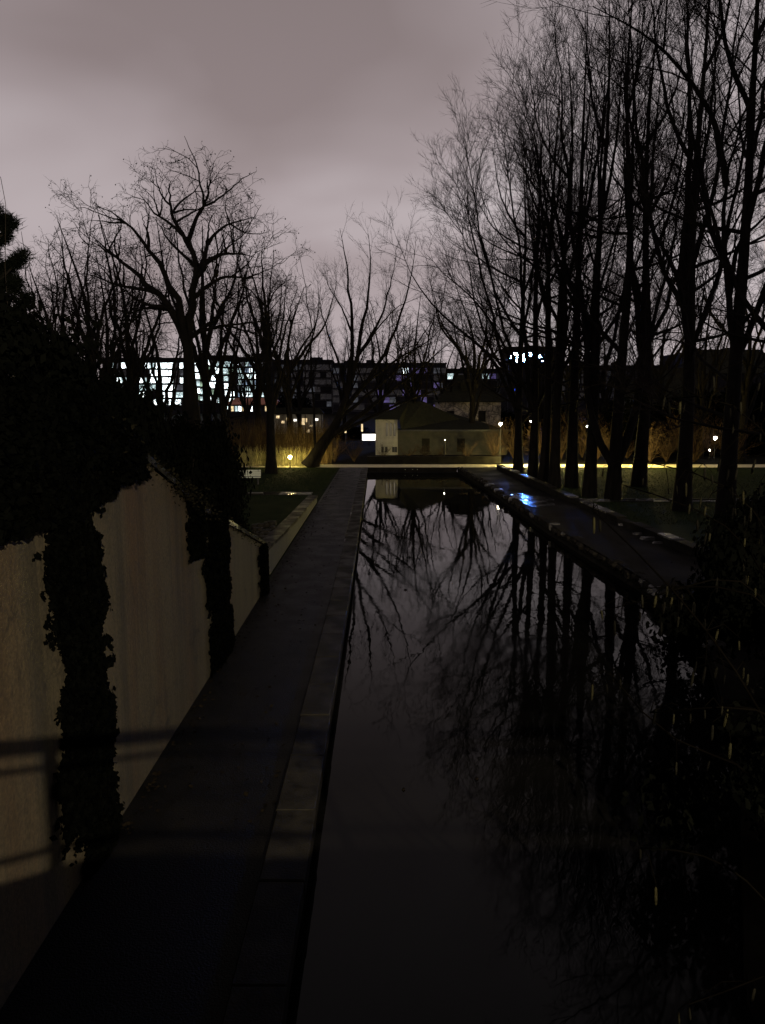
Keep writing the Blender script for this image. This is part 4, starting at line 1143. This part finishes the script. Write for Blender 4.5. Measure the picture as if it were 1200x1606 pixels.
# wooded rise on the skyline
V = []; Q = []
xs_ = np.linspace(-900, 900, 120); rg = np.random.default_rng(3)
hh = 16 + 5 * np.sin(xs_ * .011) + 4 * np.sin(xs_ * .031 + 1) + rg.normal(0, 1.0, 120) + np.clip(xs_ - 60, 0, 300) * .02
for i, X_ in enumerate(xs_): V += [(X_, 520, -.5), (X_, 560, hh[i] * .7), (X_, 640, hh[i]), (X_, 900, -1)]
for i in range(119):
    for k in range(3): Q.append((4 * i + k, 4 * i + 4 + k, 4 * i + 5 + k, 4 * i + 1 + k))
mk('hill', V, Q, 'hill_wood')['kind'] = 'structure'

# ------------------------------------------------------------------ unseen evergreens added to block sky light over the near end of the canal
def cedar(label, base, centre, radii, n, seed):
    rng = np.random.default_rng(seed); base = np.array(base, float)
    root = thing('shade_canopy', label, 'tree', tuple(base), 'unseen evergreens added at the bridge ends for shade')
    c = np.array(centre) - base; rd = np.array(radii)
    lay = rng.integers(0, 4, n); d = unit(rng.normal(0, 1, (n, 3))); rr_ = rng.random(n) ** .45
    P = d * rr_[:, None] * rd; P[:, 2] = P[:, 2] * .35 + (lay - 1.5) / 1.5 * rd[2] * .65
    P[:, :2] *= (1.0 - .14 * lay)[:, None]; P = P + c
    V, Q = leaf_cloud(P, np.tile(np.array([[0, 0, 1.]]), (n, 1)), .17, rng, .6)
    mk('crown', V, Q, 'leaf', root)['kind'] = 'stuff'
    top = c + np.array([0, 0, rd[2] * .9])
    MB().tube([(0, 0, -.3), tuple(c * np.array([.25, .25, .5])), tuple(top)], [.42, .34, .06], 9).obj('trunk', 'bark', root, True)
    for k in range(14):
        a = k * 2.4; q = rng.uniform(.55, .9); t = rng.uniform(.45, .95)
        s_ = np.array([c[0] * .5, c[1] * .5, c[2] * t + .6])
        e_ = np.array([c[0] + rd[0] * q * math.cos(a), c[1] + rd[1] * q * math.sin(a), c[2] + rd[2] * rng.uniform(-.5, .5)])
        MB().tube([tuple(s_), tuple((s_ + e_) / 2 + np.array([0, 0, .5])), tuple(e_)], [.12, .08, .02], 6).obj('limb', 'bark', root, True)
cedar('unseen cedar added for shade on the slope at the left end of the bridge', (-6.6, 1.6, 5.4), (-3.6, 1.2, 13.0), (7.5, 7.0, 3.4), 15000, 61)
cedar('unseen cedar added for shade on the bank at the right end of the bridge', (7.6, 2.4, .2), (6.2, 1.4, 13.2), (6.5, 7.0, 3.6), 15000, 62)

# ------------------------------------------------------------------ pine at the left edge
pb = at_Y(-45, 500, 12.5); zb = slope_z(pb[0], 12.5)
pine = thing('pine_tree', 'black pine with tufted branches cut by the left edge', 'tree', (pb[0], 12.5, zb))
Hp = at_Y(-40, 250, 12.5)[2] - zb
MB().tube([(0, 0, -.1), (.05, 0, Hp * .5), (-.05, 0, Hp)], [.16, .11, .04], 8).obj('trunk', 'bark', pine, True)
rng = np.random.default_rng(8); tips = []
bl = MB()
for px, py, dyy in [(10, 345, 0), (8, 372, .2), (-8, 330, -.3), (18, 352, .1), (24, 412, .2), (36, 402, -.2), (18, 440, 0), (2, 420, .4), (28, 445, -.4), (-20, 300, 0), (8, 470, .2), (44, 470, .1), (-30, 380, .5), (-10, 400, -.3), (0, 450, -.5), (12, 425, .3)]:
    q = at_Y(px, py, 12.5 + dyy) - np.array([pb[0], 12.5, zb])
    s0 = np.array([0, 0, max(.3, q[2] - .35 - .3 * abs(q[0]))])
    mid = (s0 + q) / 2 + np.array([0, 0, -.08])
    bl.tube([s0, mid, q], [.035, .025, .01], 5)
    tips += [q, q - (q - mid) * .22]
bl.obj('limb', 'bark', pine)
tips = np.array(tips); k = 420
c_ = np.repeat(tips, k, axis=0); n = len(c_)
d = rng.normal(0, 1, (n, 3)); d[:, 2] = np.abs(d[:, 2]) * .8 + .1; d = unit(d)
S = c_ + rng.normal(0, .05, (n, 3)); E_ = S + d * rng.uniform(.07, .16, n)[:, None]
sd = unit(np.cross(d, rng.normal(0, 1, (n, 3)))) * .006
V = np.stack([S - sd, S + sd, E_], 1).reshape(-1, 3)
mk('needles', V, np.arange(n * 3).reshape(n, 3), 'needle', pine)['kind'] = 'stuff'
q0 = at_Y(8, 420, 11.); q1 = at_Y(9, 320, 11.); q2 = at_Y(1, 278, 11.)
tag(MB().tube([(q0[0], 11., slope_z(q0[0], 11.)), tuple(q0), tuple(q1), tuple(q2), tuple(q2 + np.array([-.12, 0, .10]))], [.006, .005, .004, .004, .002], 5).obj('whip', 'twig'),
    'single thin bare shoot rising past the pine tufts at the left edge', 'shoot')

# ------------------------------------------------------------------ leaves floating on the canal, litter on the path
GL = 'dead leaves floating on the canal'
for px, py, s_, lab in [(636, 925, .085, 'diamond shaped dark leaf floating in the bright reflection'), (628, 921, .03, 'tiny dark speck of leaf beside the diamond shaped one'),
                        (748, 1221, .04, 'small pale leaf floating near the dark reflection edge'), (633, 1238, .035, 'small pale leaf floating left of the dark reflection edge')]:
    q = at_Z(px, py, WZ + .006)
    V = [(-s_ * .7, 0, 0), (-.15 * s_, -s_ * 1.5, .004), (s_ * .7, 0, .008), (.1 * s_, s_ * 1.6, .003), (0, 0, .012)]
    o = mk('leaf', V, [(0, 1, 4), (1, 2, 4), (2, 3, 4), (3, 0, 4)], 'dead_leaf'); o.location = q; tag(o, lab, 'leaf', GL)

# ------------------------------------------------------------------ bridge under the camera, its railing and street lamp
DZ = 3.42
bd = thing('road_bridge', 'concrete bridge with thin iron railing from which the canal is seen', 'bridge', (0, 0, 0))
MB().box((-9, -9.5, DZ - .55), (12, .30, DZ)).obj('deck', 'concrete', bd)
MB().box((-9, .02, DZ + .003), (12, .27, DZ + .30)).obj('upstand', 'concrete', bd)
MB().tube([(-9, .2, 4.43), (12, .2, 4.43)], [.045, .045], 8).obj('top_rail', 'iron', bd)
MB().tube([(-9, .2, 4.31), (12, .2, 4.31)], [.016, .016], 6).obj('middle_rail', 'iron', bd)
MB().tube([(-9, .2, 3.86), (12, .2, 3.86)], [.018, .018], 6).obj('bottom_rail', 'iron', bd)
for k in range(12):
    xx = -8.6 + k * 1.75
    MB().box((xx - .028, .172, DZ + .303), (xx + .028, .228, 4.40)).obj('post', 'iron', bd)
LX, LY, LZ = 4.2, -8.0, 7.9
sl = thing('street_lamp', 'iron street lamp on the far side of the bridge deck', 'street lamp', (LX, LY, DZ + .003))
MB().lathe([(.11, 0), (.11, .2), (.07, .3), (.045, LZ - DZ + .15), (.03, LZ - DZ + .3)], (-.0, -.45, 0), 10).obj('post', 'iron', sl)
MB().tube([(0, -.45, LZ - DZ + .25), (0, -.2, LZ - DZ + .36), (0, .1, LZ - DZ + .34)], [.03, .03, .03], 8).obj('arm', 'iron', sl)
MB().box((-.14, -.22, LZ - DZ + .2), (.14, .26, LZ - DZ + .3), .04).obj('head', 'iron', sl)
ld = bpy.data.lights.new('lantern_light', 'SPOT'); ld.spot_size = math.radians(62); ld.spot_blend = .35; ld.energy = 30000; ld.color = (1.0, .83, .56); ld.shadow_soft_size = .055
lo = bpy.data.objects.new('lantern_light', ld); C.objects.link(lo); lo.parent = sl; lo.location = (0, 0, LZ - DZ); lo.rotation_euler = Vector((-6.6, 18.5, -6.2)).to_track_quat('-Z', 'Y').to_euler()

# ------------------------------------------------------------------ hazel with catkins close to the bridge, right
hz = thing('hazel_bush', 'hazel bush with pale hanging catkins leaning in from the right foreground', 'bush', (2.75, 2.5, .2))
hb = np.array(hz.location)
cat_px = [(1112, 845), (1135, 845), (1095, 825), (1151, 806), (1170, 818), (1147, 774), (1142, 746), (1110, 844), (1105, 804), (1077, 767), (975, 769), (931, 821), (940, 825), (1050, 775), (1062, 771), (1080, 800), (1105, 743),
          (1194, 769), (1195, 848), (1170, 854), (1172, 912), (1124, 917), (1090, 954), (1048, 929), (1053, 946), (1042, 954), (1028, 944), (1006, 942), (1069, 942), (1169, 887), (1117, 754),
          (1152, 807), (1177, 806), (1194, 848), (1090, 956), (1064, 977), (1053, 947), (1040, 957), (1028, 945), (1039, 985), (1125, 915), (1169, 887), (1197, 892), (1173, 913), (1186, 932), (1003, 970), (963, 983), (943, 967),
          (1028, 1122), (1057, 1130), (1083, 1129), (1104, 1123), (1132, 1117), (1142, 1122), (1118, 1147), (1112, 1203), (1060, 1205), (1087, 1063), (1107, 1055), (1125, 1055), (1168, 1057), (1175, 1067), (1137, 1068), (1091, 1047),
          (962, 1067), (950, 1082), (972, 1075), (931, 1083), (1158, 1015), (1128, 997), (1105, 980), (1145, 1175), (1184, 1560), (1065, 1598), (1079, 1590), (1006, 1341), (1030, 1401),
          (1042, 632), (1066, 640), (1074, 642), (1150, 672), (1146, 650), (1048, 640), (1190, 610), (1192, 690), (1160, 640), (1180, 660), (1120, 600), (1195, 640), (948, 745), (1010, 760), (1130, 730), (1155, 745), (1185, 730), (1165, 780), (1098, 790)]
stems_px = [([(1290, 1500), (1250, 1250), (1190, 1100), (1095, 965), (1000, 862), (930, 800)], 2.6), ([(1300, 1350), (1290, 1130), (1205, 914), (1120, 918), (1000, 923)], 3.0),
            ([(1310, 1400), (1290, 1200), (1210, 1098), (1120, 1108), (1020, 1118)], 2.5), ([(1290, 1300), (1270, 1000), (1200, 800), (1120, 740), (1040, 730)], 3.4),
            ([(1310, 1200), (1260, 800), (1200, 660), (1130, 600), (1040, 625)], 3.2), ([(1290, 1500), (1240, 1300), (1150, 1170), (1060, 1190), (960, 1060)], 2.8),
            ([(1300, 1300), (1240, 1000), (1170, 830), (1080, 790), (975, 760)], 3.6), ([(1320, 1300), (1290, 900), (1230, 640), (1190, 560), (1180, 480)], 3.0),
            ([(1310, 1600), (1250, 1500), (1184, 1540), (1080, 1575)], 2.3), ([(1300, 1550), (1200, 1400), (1100, 1330), (1005, 1330)], 2.5), ([(1300, 1200), (1220, 960), (1150, 880), (1060, 930), (940, 960)], 3.2)]
allp = []
for pp, Y in stems_px:
    pts = [hb + np.array([RNG.normal(0, .12), RNG.normal(0, .12), -.2]), hb + np.array([.25, (Y - 2.5) * .4, 1.3])] + [at_Y(a, b_, Y + .25 * math.sin(i * 1.7)) for i, (a, b_) in enumerate(pp)]
    p, L = resample(pts, 26)
    V, Q = tubes((p - hb)[None], np.linspace(.016, .0022, 26)[None], 6)
    mk('stem', V, Q, 'hazel_bark', hz, True); allp.append(p)
allp = np.concatenate(allp)
prof = [(.0015, 0), (.0042, -.004), (.0050, -.018), (.0052, -.034), (.0042, -.047), (.001, -.053)]
cme = None; tb = MB()
for k, (px, py) in enumerate(cat_px):
    best = None
    for Y in (2.3, 2.6, 2.9, 3.2, 3.6):
        q = at_Y(px + random.uniform(-2, 2), py - 10, Y + random.uniform(-.1, .1))
        up = allp[allp[:, 2] > q[2] - .02]
        if len(up) == 0: continue
        dd = np.linalg.norm(up - q, axis=1); i = dd.argmin()
        if best is None or dd[i] < best[0]: best = (dd[i], q, up[i])
    if best is None: continue
    dd, q, a0 = best
    if cme is None:
        o = MB().lathe(prof, (0, 0, 0), 7).obj('catkin', 'catkin', hz, True); cme = o.data
    else:
        o = bpy.data.objects.new('catkin', cme); C.objects.link(o); o.parent = hz
    o.location = q - hb; s_ = random.uniform(.7, 1.2); o.scale = (s_, s_ * .95, s_ * random.uniform(.7, 1.2)); o.rotation_euler = (random.uniform(-.15, .15), random.uniform(-.15, .15), random.uniform(0, 6))
    mid = (a0 + q) / 2 + np.array([0, 0, .03 + .06 * dd])
    tb.tube([a0 - hb, mid - hb, q - hb + np.array([0, 0, .012]), q - hb], [.0022, .0016, .0012, .0010], 4)
o = tb.obj('twig', 'hazel_bark', hz); o['kind'] = 'stuff'
print('tree tris', TREE_TRIS)
